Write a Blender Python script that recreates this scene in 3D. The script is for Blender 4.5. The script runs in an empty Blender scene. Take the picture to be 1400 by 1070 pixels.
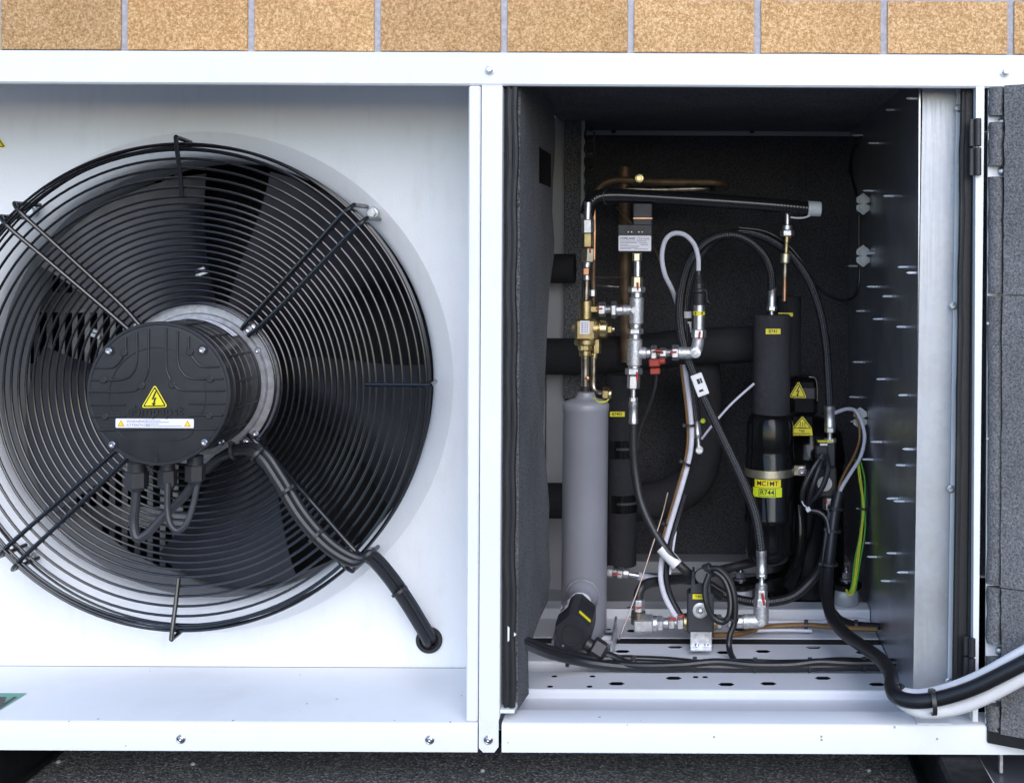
import bpy, math, random
from mathutils import Vector, Matrix

# ------------------------------------------------------------------ camera, sky, sun, exposure
D = 1.5            # camera distance from the cabinet front (plane y = 0)
FP = 1667.0        # focal length in photograph pixels (1400 wide)
VX, VY = 960.0, 347.0
ZC = 0.68          # camera height
ROLL = math.radians(0.27)
scn = bpy.context.scene
col = scn.collection
cam_d = bpy.data.cameras.new("camera")
cam = bpy.data.objects.new("camera", cam_d)
col.objects.link(cam)
cam_d.sensor_width = 36.0
cam_d.lens = FP / 1400.0 * 36.0
cam_d.shift_x = -(VX - 700.0) / 1400.0
cam_d.shift_y = -(535.0 - VY) / 1400.0
cam_d.clip_start = 0.02
cam_d.clip_end = 500.0
cam.matrix_world = Matrix.Translation((0, -D, ZC)) @ Matrix.Rotation(math.radians(90), 4, 'X') @ Matrix.Rotation(ROLL, 4, 'Z')
scn.camera = cam

SUN_EL, SUN_AZ = math.radians(30), math.radians(16)      # azimuth off the camera's back, negative = from the left
w = bpy.data.worlds.new("World")
scn.world = w
w.use_nodes = True
nt = w.node_tree
bg = nt.nodes["Background"]
sky = nt.nodes.new("ShaderNodeTexSky")
sky.sky_type = 'NISHITA'
sky.sun_disc = False
sky.sun_elevation = SUN_EL
sky.sun_rotation = math.radians(180) - SUN_AZ
sky.air_density = 1.0
sky.dust_density = 0.6
sky.ozone_density = 3.0
nt.links.new(sky.outputs[0], bg.inputs[0])
bg.inputs[1].default_value = 0.15
sun_d = bpy.data.lights.new("sun", 'SUN')
sun_d.energy = 0.8
sun_d.angle = math.radians(48)
sun_d.color = (1.0, 0.935, 0.93)
sun = bpy.data.objects.new("sun", sun_d)
col.objects.link(sun)
sdir = Vector((math.sin(SUN_AZ) * math.cos(SUN_EL), -math.cos(SUN_AZ) * math.cos(SUN_EL), math.sin(SUN_EL)))
sun.rotation_euler = sdir.to_track_quat('Z', 'Y').to_euler()
sun.location = sdir * 6
scn.view_settings.view_transform = 'Standard'
scn.view_settings.look = 'None'
scn.view_settings.exposure = 1.0
scn.view_settings.gamma = 1.0
scn.view_settings.use_curve_mapping = False
scn.cycles.use_denoising = True
scn.cycles.max_bounces = 8
scn.cycles.diffuse_bounces = 5
scn.cycles.glossy_bounces = 4

# ------------------------------------------------------------------ photograph pixel -> point of the place
_c, _s = math.cos(ROLL), math.sin(ROLL)
def _un(px, py):
    u, v = px - VX, py - VY
    return u * _c + v * _s, -u * _s + v * _c
def P(px, py, y):
    u, v = _un(px, py)
    k = (D + y) / FP
    return Vector((u * k, y, ZC - v * k))
def PZ(px, py, z):                    # on the level z
    u, v = _un(px, py)
    k = (ZC - z) / v
    return Vector((u * k, k * FP - D, z))
def PX(px, py, x):                    # on the upright plane at x
    u, v = _un(px, py)
    k = x / u
    return Vector((x, k * FP - D, ZC - v * k))
def K(y):                             # metres per pixel
    return (D + y) / FP
def FR(px, py, y, rot=0.0, tilt=0.0):  # frame facing the camera: x right, y up, z towards the viewer
    return Matrix.Translation(P(px, py, y)) @ Matrix.Rotation(math.radians(90), 4, 'X') @ Matrix.Rotation(math.radians(rot), 4, 'Z') @ Matrix.Rotation(math.radians(tilt), 4, 'X')

# ------------------------------------------------------------------ materials
MATS = {}
def nodes_of(name):
    m = bpy.data.materials.new(name)
    m.use_nodes = True
    t = m.node_tree
    b = t.nodes["Principled BSDF"]
    MATS[name] = m
    return m, t, b
def mx(t, a, b, fac, mode='MIX'):
    n = t.nodes.new("ShaderNodeMix"); n.data_type = 'RGBA'; n.blend_type = mode
    for i, v in ((6, a), (7, b), (0, fac)):
        if isinstance(v, (tuple, list)): n.inputs[i].default_value = (v[0], v[1], v[2], 1)
        elif isinstance(v, (int, float)): n.inputs[i].default_value = v
        else: t.links.new(v, n.inputs[i])
    return n.outputs[2]
def mth(t, op, a, b=None):
    n = t.nodes.new("ShaderNodeMath"); n.operation = op
    for i, v in ((0, a), (1, b)):
        if v is None: continue
        if isinstance(v, (int, float)): n.inputs[i].default_value = v
        else: t.links.new(v, n.inputs[i])
    return n.outputs[0]
def coords(t, scale=(1, 1, 1), kind='Object'):
    tc = t.nodes.new("ShaderNodeTexCoord")
    mp = t.nodes.new("ShaderNodeMapping")
    mp.inputs['Scale'].default_value = scale
    t.links.new(tc.outputs[kind], mp.inputs[0])
    return mp.outputs[0]
def noise(t, vec, scale, detail=3.0, rough=0.55):
    n = t.nodes.new("ShaderNodeTexNoise")
    n.inputs['Scale'].default_value = scale; n.inputs['Detail'].default_value = detail
    n.inputs['Roughness'].default_value = rough
    t.links.new(vec, n.inputs['Vector'])
    return n.outputs[0]
def ramp(t, v, stops):
    r = t.nodes.new("ShaderNodeValToRGB")
    e = r.color_ramp.elements
    while len(e) < len(stops): e.new(0.5)
    for i, (p, c) in enumerate(stops):
        e[i].position = p
        e[i].color = (c, c, c, 1) if isinstance(c, (int, float)) else (c[0], c[1], c[2], 1)
    t.links.new(v, r.inputs[0])
    return r.outputs[0]
def bump(t, b, h, strength, dist):
    n = t.nodes.new("ShaderNodeBump")
    n.inputs['Strength'].default_value = strength; n.inputs['Distance'].default_value = dist
    t.links.new(h, n.inputs['Height'])
    t.links.new(n.outputs[0], b.inputs['Normal'])
def pm(name, base, rough=0.5, metal=0.0, var=0.12, vscale=40.0, bs=None, bstr=0.2, bd=0.0005, stretch=(1, 1, 1), spec=0.5, coat=0.0, rvar=0.15):
    m, t, b = nodes_of(name)
    v = coords(t, stretch)
    n = noise(t, v, vscale, 4.0)
    lo = tuple(c * (1 - var) for c in base); hi = tuple(min(1, c * (1 + var)) for c in base)
    c = ramp(t, n, [(0.3, lo), (0.7, hi)])
    t.links.new(c, b.inputs['Base Color'])
    b.inputs['Metallic'].default_value = metal
    b.inputs['Specular IOR Level'].default_value = spec
    b.inputs['Coat Weight'].default_value = coat
    b.inputs['Coat Roughness'].default_value = 0.08
    rr = ramp(t, noise(t, v, vscale * 2.3, 3.0), [(0.3, max(0.02, rough * (1 - rvar))), (0.7, min(1, rough * (1 + rvar)))])
    t.links.new(rr, b.inputs['Roughness'])
    if bs: bump(t, b, noise(t, v, bs, 2.0), bstr, bd)
    return m

pm('white_paint', (0.80, 0.81, 0.83), 0.40, var=0.03, vscale=6, bs=380, bstr=0.5, bd=0.0006)
t = MATS['white_paint'].node_tree; b = t.nodes["Principled BSDF"]          # faint run-off streaks and smudges
src = b.inputs['Base Color'].links[0].from_socket
stv = noise(t, coords(t, (60, 60, 9)), 1.0, 5.0)
smv = noise(t, coords(t), 11.0, 6.0, 0.65)
c = mx(t, src, ramp(t, mth(t, 'MULTIPLY', stv, smv), [(0.27, 1.0), (0.45, (0.93, 0.925, 0.91))]), 1.0, 'MULTIPLY')
t.links.new(c, b.inputs['Base Color'])
# powder-coated sill with specks of dirt
m, t, b = nodes_of('dusty_white_paint')
v = coords(t)
vo = t.nodes.new("ShaderNodeTexVoronoi"); vo.inputs['Scale'].default_value = 55.0
t.links.new(v, vo.inputs['Vector'])
dn = noise(t, v, 7.0, 3.0)
cell = t.nodes.new("ShaderNodeSeparateColor"); t.links.new(vo.outputs['Color'], cell.inputs[0])
thr = mth(t, 'MULTIPLY', mth(t, 'GREATER_THAN', cell.outputs[0], 0.5), mth(t, 'MULTIPLY', cell.outputs[1], 0.11))
spk = mth(t, 'LESS_THAN', vo.outputs['Distance'], thr)
spk = mth(t, 'MULTIPLY', spk, mth(t, 'GREATER_THAN', dn, 0.47))
c = mx(t, (0.80, 0.81, 0.83), (0.33, 0.30, 0.28), spk)
c = mx(t, c, (0.66, 0.66, 0.66), mth(t, 'MULTIPLY', ramp(t, noise(t, v, 14, 6.0), [(0.5, 0.0), (0.8, 1.0)]), 0.35))
t.links.new(c, b.inputs['Base Color']); b.inputs['Roughness'].default_value = 0.42
bump(t, b, noise(t, v, 520, 2.0), 0.25, 0.0006)
pm('inner_white_paint', (0.74, 0.75, 0.78), 0.45, var=0.05, vscale=9, bs=520, bstr=0.25, bd=0.0006)
pm('grey_paint', (0.225, 0.228, 0.258), 0.36, var=0.06, vscale=14, bs=300, bstr=0.12, bd=0.0004)
def foam(name, base, contrast, rough=0.95):
    m, t, b = nodes_of(name)
    v = coords(t)
    n1 = noise(t, v, 420, 4.0, 0.7)
    n2 = noise(t, v, 9, 3.0)
    c = ramp(t, n1, [(0.36, tuple(x * (1 - contrast) for x in base)), (0.66, tuple(x * (1 + contrast * 1.6) for x in base))])
    c = mx(t, c, ramp(t, n2, [(0.3, 0.75), (0.7, 1.0)]), 1.0, 'MULTIPLY')
    t.links.new(c, b.inputs['Base Color'])
    b.inputs['Roughness'].default_value = rough
    b.inputs['Specular IOR Level'].default_value = 0.25
    n3 = noise(t, v, 26, 3.0, 0.5)
    bump(t, b, mth(t, 'ADD', n1, mth(t, 'MULTIPLY', n3, 5.0)), 0.7, 0.0015)
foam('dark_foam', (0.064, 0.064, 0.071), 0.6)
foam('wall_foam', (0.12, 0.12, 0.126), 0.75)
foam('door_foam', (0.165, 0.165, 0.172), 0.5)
foam('pipe_insulation', (0.026, 0.026, 0.03), 0.12, 0.8)
foam('sleeve_insulation', (0.045, 0.045, 0.052), 0.12, 0.75)
pm('black_wire', (0.007, 0.007, 0.009), 0.2, var=0.15, vscale=60, spec=0.7)
pm('black_plastic', (0.024, 0.024, 0.028), 0.42, var=0.15, vscale=60, bs=700, bstr=0.1, bd=0.0003)
pm('cover_plastic', (0.017, 0.017, 0.02), 0.42, var=0.25, vscale=30, bs=500, bstr=0.15, bd=0.0004)
pm('motor_black', (0.010, 0.010, 0.012), 0.42, var=0.2, vscale=40)
pm('blade_grey', (0.026, 0.026, 0.034), 0.4, var=0.2, vscale=22, bs=200, bstr=0.08, bd=0.0004)
pm('gloss_black', (0.006, 0.006, 0.007), 0.14, var=0.2, vscale=20, bs=60, bstr=0.05, bd=0.001, spec=0.28)
pm('rubber', (0.013, 0.013, 0.014), 0.55, var=0.2, vscale=80, bs=400, bstr=0.1, bd=0.0003)
pm('cable_black', (0.012, 0.012, 0.015), 0.38, var=0.15, vscale=120, spec=0.55)
pm('cable_grey', (0.032, 0.032, 0.037), 0.45, var=0.15, vscale=120)
pm('cable_white', (0.62, 0.62, 0.70), 0.4, var=0.06, vscale=100)
pm('cable_light', (0.80, 0.80, 0.82), 0.35, var=0.03, vscale=60)
pm('pale_copper', (0.62, 0.47, 0.40), 0.35, 1.0, var=0.15, vscale=90)
pm('cable_brown', (0.22, 0.12, 0.045), 0.4, var=0.1, vscale=100)
pm('wire_yellow', (0.62, 0.62, 0.03), 0.4, var=0.1, vscale=100)
pm('wire_green', (0.07, 0.36, 0.04), 0.4, var=0.1, vscale=100)
pm('brass', (0.46, 0.37, 0.19), 0.38, 1.0, var=0.25, vscale=90, bs=300, bstr=0.1, bd=0.0004)
pm('bright_brass', (0.62, 0.53, 0.29), 0.28, 1.0, var=0.2, vscale=90)
pm('pale_brass', (0.70, 0.64, 0.48), 0.38, 1.0, var=0.15, vscale=90)
pm('copper', (0.50, 0.27, 0.16), 0.36, 1.0, var=0.35, vscale=45)
pm('old_copper', (0.15, 0.10, 0.06), 0.6, 0.6, var=0.55, vscale=40)
pm('steel', (0.74, 0.74, 0.76), 0.38, 1.0, var=0.15, vscale=80)
pm('tarnished_steel', (0.33, 0.29, 0.24), 0.35, 1.0, var=0.5, vscale=70)
pm('zinc', (0.70, 0.71, 0.73), 0.45, 1.0, var=0.2, vscale=110, bs=500, bstr=0.15, bd=0.0003)
pm('forged_zinc', (0.60, 0.61, 0.63), 0.5, 0.85, var=0.3, vscale=260, bs=600, bstr=0.5, bd=0.0006)
pm('bolt_steel', (0.62, 0.61, 0.66), 0.25, 1.0, var=0.2, vscale=200)
pm('cast_aluminium', (0.40, 0.40, 0.42), 0.55, 0.9, var=0.2, vscale=120, bs=300, bstr=0.3, bd=0.0005)
pm('yellow_sticker', (0.80, 0.70, 0.02), 0.4, var=0.05, vscale=40)
pm('lime_sticker', (0.62, 0.74, 0.02), 0.4, var=0.05, vscale=40)
pm('white_sticker', (0.82, 0.81, 0.88), 0.4, var=0.04, vscale=40)
pm('ink', (0.012, 0.012, 0.014), 0.5, var=0.1)
pm('grey_ink', (0.34, 0.34, 0.42), 0.5, var=0.1)
pm('orange_ink', (0.75, 0.36, 0.03), 0.5, var=0.05)
pm('red_plastic', (0.30, 0.035, 0.022), 0.45, var=0.15, vscale=60)
pm('red_mark', (0.40, 0.03, 0.015), 0.5, var=0.2, vscale=200)
pm('white_nylon', (0.60, 0.61, 0.60), 0.42, var=0.06, vscale=40)
pm('green_sticker', (0.10, 0.36, 0.26), 0.5, var=0.1, vscale=60)
pm('controller_grey', (0.035, 0.037, 0.044), 0.5, var=0.12, vscale=60)
pm('mortar', (0.40, 0.39, 0.42), 0.9, var=0.18, vscale=120, bs=300, bstr=0.8, bd=0.002)
pm('tip_zinc', (0.85, 0.85, 0.87), 0.45, 0.3, var=0.1, vscale=200)
pm('lining_and_shade_grey', (0.34, 0.35, 0.365), 0.5, var=0.05, vscale=10)  # grey of lining flanges and bar; on throat, rear sill and floor, painted shade
pm('dark_steel', (0.009, 0.009, 0.010), 0.75, var=0.3, vscale=30, bs=200, bstr=0.2, bd=0.0006, spec=0.2)
pm('slate_sheet', (0.13, 0.14, 0.17), 0.5, var=0.1, vscale=10)
# galvanised sheet: spangle + rolling scratches
def galv(name, base, rough, scratch):
    m, t, b = nodes_of(name)
    v = coords(t)
    sp = t.nodes.new("ShaderNodeTexVoronoi"); sp.inputs['Scale'].default_value = 130
    t.links.new(v, sp.inputs['Vector'])
    sc = t.nodes.new("ShaderNodeSeparateColor"); t.links.new(sp.outputs['Color'], sc.inputs[0])
    st = noise(t, coords(t, (900, 900, 14)), 1.0, 3.0)
    big = noise(t, v, 9, 4.0)
    f = mth(t, 'ADD', mth(t, 'MULTIPLY', sc.outputs[0], 0.1), mth(t, 'MULTIPLY', big, 0.9))
    c = ramp(t, f, [(0.25, tuple(x * 0.82 for x in base)), (0.75, tuple(min(1, x * 1.12) for x in base))])
    c = mx(t, c, ramp(t, st, [(0.35, 0.72), (0.6, 1.0)]), scratch, 'MULTIPLY')
    t.links.new(c, b.inputs['Base Color']); b.inputs['Metallic'].default_value = 1.0
    r = ramp(t, mth(t, 'ADD', mth(t, 'MULTIPLY', st, 0.6), mth(t, 'MULTIPLY', big, 0.4)), [(0.3, rough * 0.8), (0.7, rough * 1.3)])
    t.links.new(r, b.inputs['Roughness'])
    b.inputs['Anisotropic'].default_value = 0.4
    bump(t, b, st, 0.12, 0.0003)
galv('galvanised', (0.60, 0.62, 0.66), 0.6, 0.25)
galv('galvanised_wall', (0.58, 0.60, 0.66), 0.32, 0.8)
# hoses (UV: u along the hose in metres, v round it)
def hose_mat(name, base, pitch, around, rough=0.35, strength=0.8, d=0.0008, var=0.5):
    m, t, b = nodes_of(name)
    uv = t.nodes.new("ShaderNodeUVMap"); sx = t.nodes.new("ShaderNodeSeparateXYZ")
    t.links.new(uv.outputs[0], sx.inputs[0])
    a = mth(t, 'MULTIPLY', sx.outputs[0], 2 * math.pi / pitch)
    if around:
        q = mth(t, 'MULTIPLY', sx.outputs[1], 2 * math.pi * around)
        s1 = mth(t, 'SINE', mth(t, 'ADD', a, q)); s2 = mth(t, 'SINE', mth(t, 'SUBTRACT', a, q))
        h = mth(t, 'MULTIPLY', s1, s2)
    else:
        h = mth(t, 'SINE', a)
    c = ramp(t, mth(t, 'ADD', mth(t, 'MULTIPLY', h, 0.5), 0.5), [(0.1, tuple(x * (1 - var) for x in base)), (0.9, tuple(x * (1 + var) for x in base))])
    t.links.new(c, b.inputs['Base Color']); b.inputs['Roughness'].default_value = rough
    b.inputs['Specular IOR Level'].default_value = 0.6
    bump(t, b, h, strength, d)
hose_mat('braided_hose', (0.02, 0.02, 0.023), 0.0075, 5, 0.32, 0.6, 0.0007, 0.7)
hose_mat('corrugated_hose', (0.014, 0.014, 0.017), 0.0050, 0, 0.22, 0.16, 0.0005, 0.1)
# printed rubber hose: rough lettering strip
pm('rubber_hose', (0.02, 0.02, 0.022), 0.42, var=0.25, vscale=200, bs=500, bstr=0.15, bd=0.0004)
# sandy brick
m, t, b = nodes_of('brick_face')
v = coords(t)
oi = t.nodes.new("ShaderNodeObjectInfo")
vv = t.nodes.new("ShaderNodeVectorMath"); vv.operation = 'ADD'
t.links.new(v, vv.inputs[0]); t.links.new(oi.outputs['Location'], vv.inputs[1])
v = vv.outputs[0]
g = noise(t, v, 215, 5.0, 0.85)
c = ramp(t, g, [(0.36, (0.28, 0.145, 0.055)), (0.5, (0.54, 0.33, 0.14)), (0.64, (0.84, 0.61, 0.37))])
pv = noise(t, v, 8, 4.0)
c = mx(t, c, ramp(t, pv, [(0.32, (0.89, 0.85, 0.81)), (0.68, (1.05, 1.03, 1.02))]), 1.0, 'MULTIPLY')
rv = ramp(t, oi.outputs['Random'], [(0.0, (0.84, 0.83, 0.84)), (0.5, (1.0, 0.96, 0.90)), (1.0, (1.06, 1.05, 1.06))])
c = mx(t, c, rv, 1.0, 'MULTIPLY')
t.links.new(c, b.inputs['Base Color']); b.inputs['Roughness'].default_value = 0.9
bump(t, b, g, 0.8, 0.002)
# bituminous roofing felt with mineral grains
m, t, b = nodes_of('mineral_felt')
v = coords(t)
vo = t.nodes.new("ShaderNodeTexVoronoi"); vo.inputs['Scale'].default_value = 380
t.links.new(v, vo.inputs['Vector'])
sc = t.nodes.new("ShaderNodeSeparateColor"); t.links.new(vo.outputs['Color'], sc.inputs[0])
c = ramp(t, sc.outputs[0], [(0.0, (0.06, 0.06, 0.063)), (0.55, (0.155, 0.155, 0.152)), (0.85, (0.28, 0.275, 0.26)), (1.0, (0.48, 0.46, 0.44))])
c = mx(t, c, ramp(t, noise(t, v, 5, 4), [(0.3, 0.7), (0.7, 1.1)]), 1.0, 'MULTIPLY')
t.links.new(c, b.inputs['Base Color']); b.inputs['Roughness'].default_value = 0.9
bump(t, b, mth(t, 'SUBTRACT', 1.0, vo.outputs['Distance']), 0.9, 0.003)
# aluminium fins of the heat exchanger (too fine to see singly)
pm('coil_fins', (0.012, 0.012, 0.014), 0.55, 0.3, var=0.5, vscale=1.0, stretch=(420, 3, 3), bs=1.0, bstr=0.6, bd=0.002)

# ------------------------------------------------------------------ mesh builder
WL = {}
def basis(axis):
    a = Vector(axis).normalized()
    h = Vector((0, 0, 1)) if abs(a.z) < 0.95 else Vector((1, 0, 0))
    x = h.cross(a).normalized()
    return x, a.cross(x).normalized(), a
class B:
    def __init__(s):
        s.v = []; s.f = []; s.m = []; s.uv = {}
    def add(s, vs, fs, mat=0, M=None):
        o = len(s.v)
        s.v += [(M @ Vector(q)) if M is not None else Vector(q) for q in vs]
        for f in fs:
            s.f.append([i + o for i in f]); s.m.append(mat)
        return s
    def box(s, lo, hi, M=None, bev=0.0, mat=0):
        x0, y0, z0 = lo; x1, y1, z1 = hi
        if x0 > x1: x0, x1 = x1, x0
        if y0 > y1: y0, y1 = y1, y0
        if z0 > z1: z0, z1 = z1, z0
        if bev <= 0:
            vs = [(x0, y0, z0), (x1, y0, z0), (x1, y1, z0), (x0, y1, z0), (x0, y0, z1), (x1, y0, z1), (x1, y1, z1), (x0, y1, z1)]
            fs = [(3, 2, 1, 0), (4, 5, 6, 7), (0, 1, 5, 4), (1, 2, 6, 5), (2, 3, 7, 6), (3, 0, 4, 7)]
            return s.add(vs, fs, mat, M)
        c = ((x0 + x1) / 2, (y0 + y1) / 2, (z0 + z1) / 2); h = ((x1 - x0) / 2, (y1 - y0) / 2, (z1 - z0) / 2)
        bev = min(bev, min(h) * 0.9)
        idx = {}; vs = []
        for sx in (-1, 1):
            for sy in (-1, 1):
                for sz in (-1, 1):
                    sg = (sx, sy, sz)
                    for ax in range(3):
                        p = [c[i] + sg[i] * (h[i] - (0 if i == ax else bev)) for i in range(3)]
                        idx[sg + (ax,)] = len(vs); vs.append(p)
        fs = []
        for ax in range(3):
            o = [i for i in range(3) if i != ax]
            for sg in (-1, 1):
                q = []
                for a, b2 in ((-1, -1), (1, -1), (1, 1), (-1, 1)):
                    k = [0, 0, 0]; k[ax] = sg; k[o[0]] = a; k[o[1]] = b2
                    q.append(idx[tuple(k) + (ax,)])
                flip = (sg > 0) == (ax == 1)
                fs.append(q[::-1] if flip else q)
        for ax in range(3):
            o = [i for i in range(3) if i != ax]
            for a in (-1, 1):
                for b2 in (-1, 1):
                    q = []
                    for sg, ff in ((-1, o[0]), (1, o[0]), (1, o[1]), (-1, o[1])):
                        k = [0, 0, 0]; k[ax] = sg; k[o[0]] = a; k[o[1]] = b2
                        q.append(idx[tuple(k) + (ff,)])
                    fs.append(q)
        for sx in (-1, 1):
            for sy in (-1, 1):
                for sz in (-1, 1):
                    fs.append([idx[(sx, sy, sz, i)] for i in range(3)])
        s.add(vs, fs, mat, M)
        s.fix = True
        return s
    def lathe(s, p, axis, prof, seg=24, mat=0, cap0=True, cap1=True, phase=0.0):
        x, y, a = basis(axis); p = Vector(p); o = len(s.v)
        for t_, r in prof:
            for i in range(seg):
                an = 2 * math.pi * i / seg + phase
                s.v.append(p + a * t_ + (x * math.cos(an) + y * math.sin(an)) * r)
        for j in range(len(prof) - 1):
            for i in range(seg):
                i2 = (i + 1) % seg
                s.f.append([o + j * seg + i, o + j * seg + i2, o + (j + 1) * seg + i2, o + (j + 1) * seg + i]); s.m.append(mat)
        if cap0: s.f.append([o + i for i in range(seg)][::-1]); s.m.append(mat)
        if cap1: s.f.append([o + (len(prof) - 1) * seg + i for i in range(seg)]); s.m.append(mat)
        return s
    def cyl(s, p0, p1, r, seg=16, mat=0, r1=None, bev=0.0):
        p0 = Vector(p0); p1 = Vector(p1); L = (p1 - p0).length
        r1 = r if r1 is None else r1
        if bev: pr = [(0, r - bev), (bev, r), (L - bev, r1), (L, r1 - bev)]
        else: pr = [(0, r), (L, r1)]
        return s.lathe(p0, p1 - p0, pr, seg, mat)
    def hexa(s, p0, p1, r, mat=0, phase=0.0):
        p0 = Vector(p0); p1 = Vector(p1); L = (p1 - p0).length; b_ = min(L * 0.18, r * 0.12)
        return s.lathe(p0, p1 - p0, [(0, r * 0.9), (b_, r), (L - b_, r), (L, r * 0.9)], 6, mat, phase=phase)
    def tube(s, pts, r, seg=10, closed=False, caps=True, mat=0):
        pts = [Vector(q) for q in pts]; n = len(pts); o = len(s.v); fo = len(s.f)
        rs = r if isinstance(r, (list, tuple)) else [r] * n
        up = None; L = 0.0; lens = []
        for j in range(n):
            if closed: d = pts[(j + 1) % n] - pts[j - 1]
            else: d = pts[min(j + 1, n - 1)] - pts[max(j - 1, 0)]
            d.normalize()
            if up is None:
                h = Vector((0, -1, 0)) if abs(d.y) < 0.9 else Vector((1, 0, 0))
                up = (h - d * h.dot(d)).normalized()
            else:
                up = (up - d * up.dot(d)).normalized()
            sd = d.cross(up)
            if j: L += (pts[j] - pts[j - 1]).length
            lens.append(L)
            for i in range(seg):
                an = 2 * math.pi * i / seg
                s.v.append(pts[j] + (up * math.cos(an) + sd * math.sin(an)) * rs[j])
        rows = n if closed else n - 1
        for j in range(rows):
            j2 = (j + 1) % n
            for i in range(seg):
                i2 = (i + 1) % seg
                s.uv[len(s.f)] = [(lens[j], i / seg), (lens[j], (i + 1) / seg), (lens[j2] if j2 else L, (i + 1) / seg), (lens[j2] if j2 else L, i / seg)]
                s.f.append([o + j * seg + i, o + j * seg + i2, o + j2 * seg + i2, o + j2 * seg + i]); s.m.append(mat)
        if caps and not closed:
            s.f.append([o + i for i in range(seg)][::-1]); s.m.append(mat)
            s.f.append([o + (n - 1) * seg + i for i in range(seg)]); s.m.append(mat)
        return s
    def prism(s, poly, z0, z1, M=None, mat=0):
        n = len(poly)
        vs = [(q[0], q[1], z0) for q in poly] + [(q[0], q[1], z1) for q in poly]
        fs = [list(range(n))[::-1], list(range(n, 2 * n))] + [[i, (i + 1) % n, n + (i + 1) % n, n + i] for i in range(n)]
        return s.add(vs, fs, mat, M)
    def poly(s, pts, mat=0, M=None, z=0.0):
        return s.add([(q[0], q[1], z if len(q) < 3 else q[2]) for q in pts], [list(range(len(pts)))], mat, M)
    def text(s, txt, size, M, mat=0, z=0.0, align='CENTER', depth=0.0):
        vs, fs = text_mesh(txt, size, align, depth)
        return s.add([(q[0], q[1], q[2] + z) for q in vs], fs, mat, M)
    def out(s, name, mats, parent=None, sharp=35, smooth=True):
        if not isinstance(mats, (list, tuple)): mats = [mats]
        c = Vector((0, 0, 0))
        lo = [min(q[i] for q in s.v) for i in range(3)]; hi = [max(q[i] for q in s.v) for i in range(3)]
        c = Vector([(lo[i] + hi[i]) / 2 for i in range(3)])
        me = bpy.data.meshes.new(name)
        me.from_pydata([q - c for q in s.v], [], s.f)
        for mm in mats: me.materials.append(MATS[mm])
        if any(s.m): me.polygons.foreach_set('material_index', s.m)
        if s.uv:
            lay = me.uv_layers.new(name='UVMap')
            for fi, co in s.uv.items():
                pl = me.polygons[fi]
                for k, li in enumerate(pl.loop_indices): lay.data[li].uv = co[k]
        if getattr(s, 'fix', False):
            import bmesh
            bm = bmesh.new(); bm.from_mesh(me); bmesh.ops.recalc_face_normals(bm, faces=bm.faces); bm.to_mesh(me); bm.free()
        if smooth:
            me.polygons.foreach_set('use_smooth', [True] * len(me.polygons))
            me.set_sharp_from_angle(angle=math.radians(sharp))
        me.update()
        o = bpy.data.objects.new(name, me)
        col.objects.link(o)
        place(o, c, parent)
        return o
def place(o, wloc, parent):
    WL[o] = Vector(wloc)
    if parent is not None:
        o.parent = parent
        o.location = WL[o] - WL[parent]
    else:
        o.location = WL[o]
def share(src, name, wloc, parent, rot=None):
    o = bpy.data.objects.new(name, src.data)
    col.objects.link(o)
    place(o, wloc, parent)
    if rot is not None: o.rotation_euler = rot
    return o
_TX = {}
def text_mesh(txt, size, align, depth):
    k = (txt, round(size, 6), align, depth)
    if k not in _TX:
        cu = bpy.data.curves.new("lettering", 'FONT')
        cu.body = txt; cu.size = size; cu.align_x = align; cu.align_y = 'CENTER'; cu.extrude = depth; cu.offset = size * 0.014; cu.resolution_u = 3
        ob = bpy.data.objects.new("lettering", cu); col.objects.link(ob)
        bpy.context.view_layer.update()
        me = bpy.data.meshes.new_from_object(ob.evaluated_get(bpy.context.evaluated_depsgraph_get()))
        _TX[k] = ([tuple(q.co) for q in me.vertices], [list(p.vertices) for p in me.polygons])
        bpy.data.objects.remove(ob); bpy.data.curves.remove(cu); bpy.data.meshes.remove(me)
    return _TX[k]
def tag(o, label, cat, group=None, kind=None):
    if label: o['label'] = label
    if cat: o['category'] = cat
    if group: o['group'] = group
    if kind: o['kind'] = kind
    return o
def thing(name, label, cat, loc, group=None):
    o = bpy.data.objects.new(name, None)
    o.empty_display_size = 0.02
    col.objects.link(o)
    place(o, loc, None)
    return tag(o, label, cat, group)
def smooth(pts, n=8):
    pts = [Vector(q) for q in pts]
    q = [pts[0] * 2 - pts[1]] + pts + [pts[-1] * 2 - pts[-2]]
    out = []
    for i in range(1, len(q) - 2):
        p0, p1, p2, p3 = q[i - 1], q[i], q[i + 1], q[i + 2]
        for j in range(n):
            t_ = j / n
            out.append(0.5 * ((2 * p1) + (p2 - p0) * t_ + (2 * p0 - 5 * p1 + 4 * p2 - p3) * t_ * t_ + (3 * p1 - p0 - 3 * p2 + p3) * t_ ** 3))
    out.append(pts[-1])
    return out
def PP(seq):                     # (px, py, y) triples -> points
    return [P(*q) for q in seq]
def cable(name, seq, rpx, mat, parent=None, n=10, seg=10):
    pts = smooth(PP(seq), n)
    ym = sum(q[2] for q in seq) / len(seq)
    return B().tube(pts, rpx * K(ym), seg).out(name, mat, parent)
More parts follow.
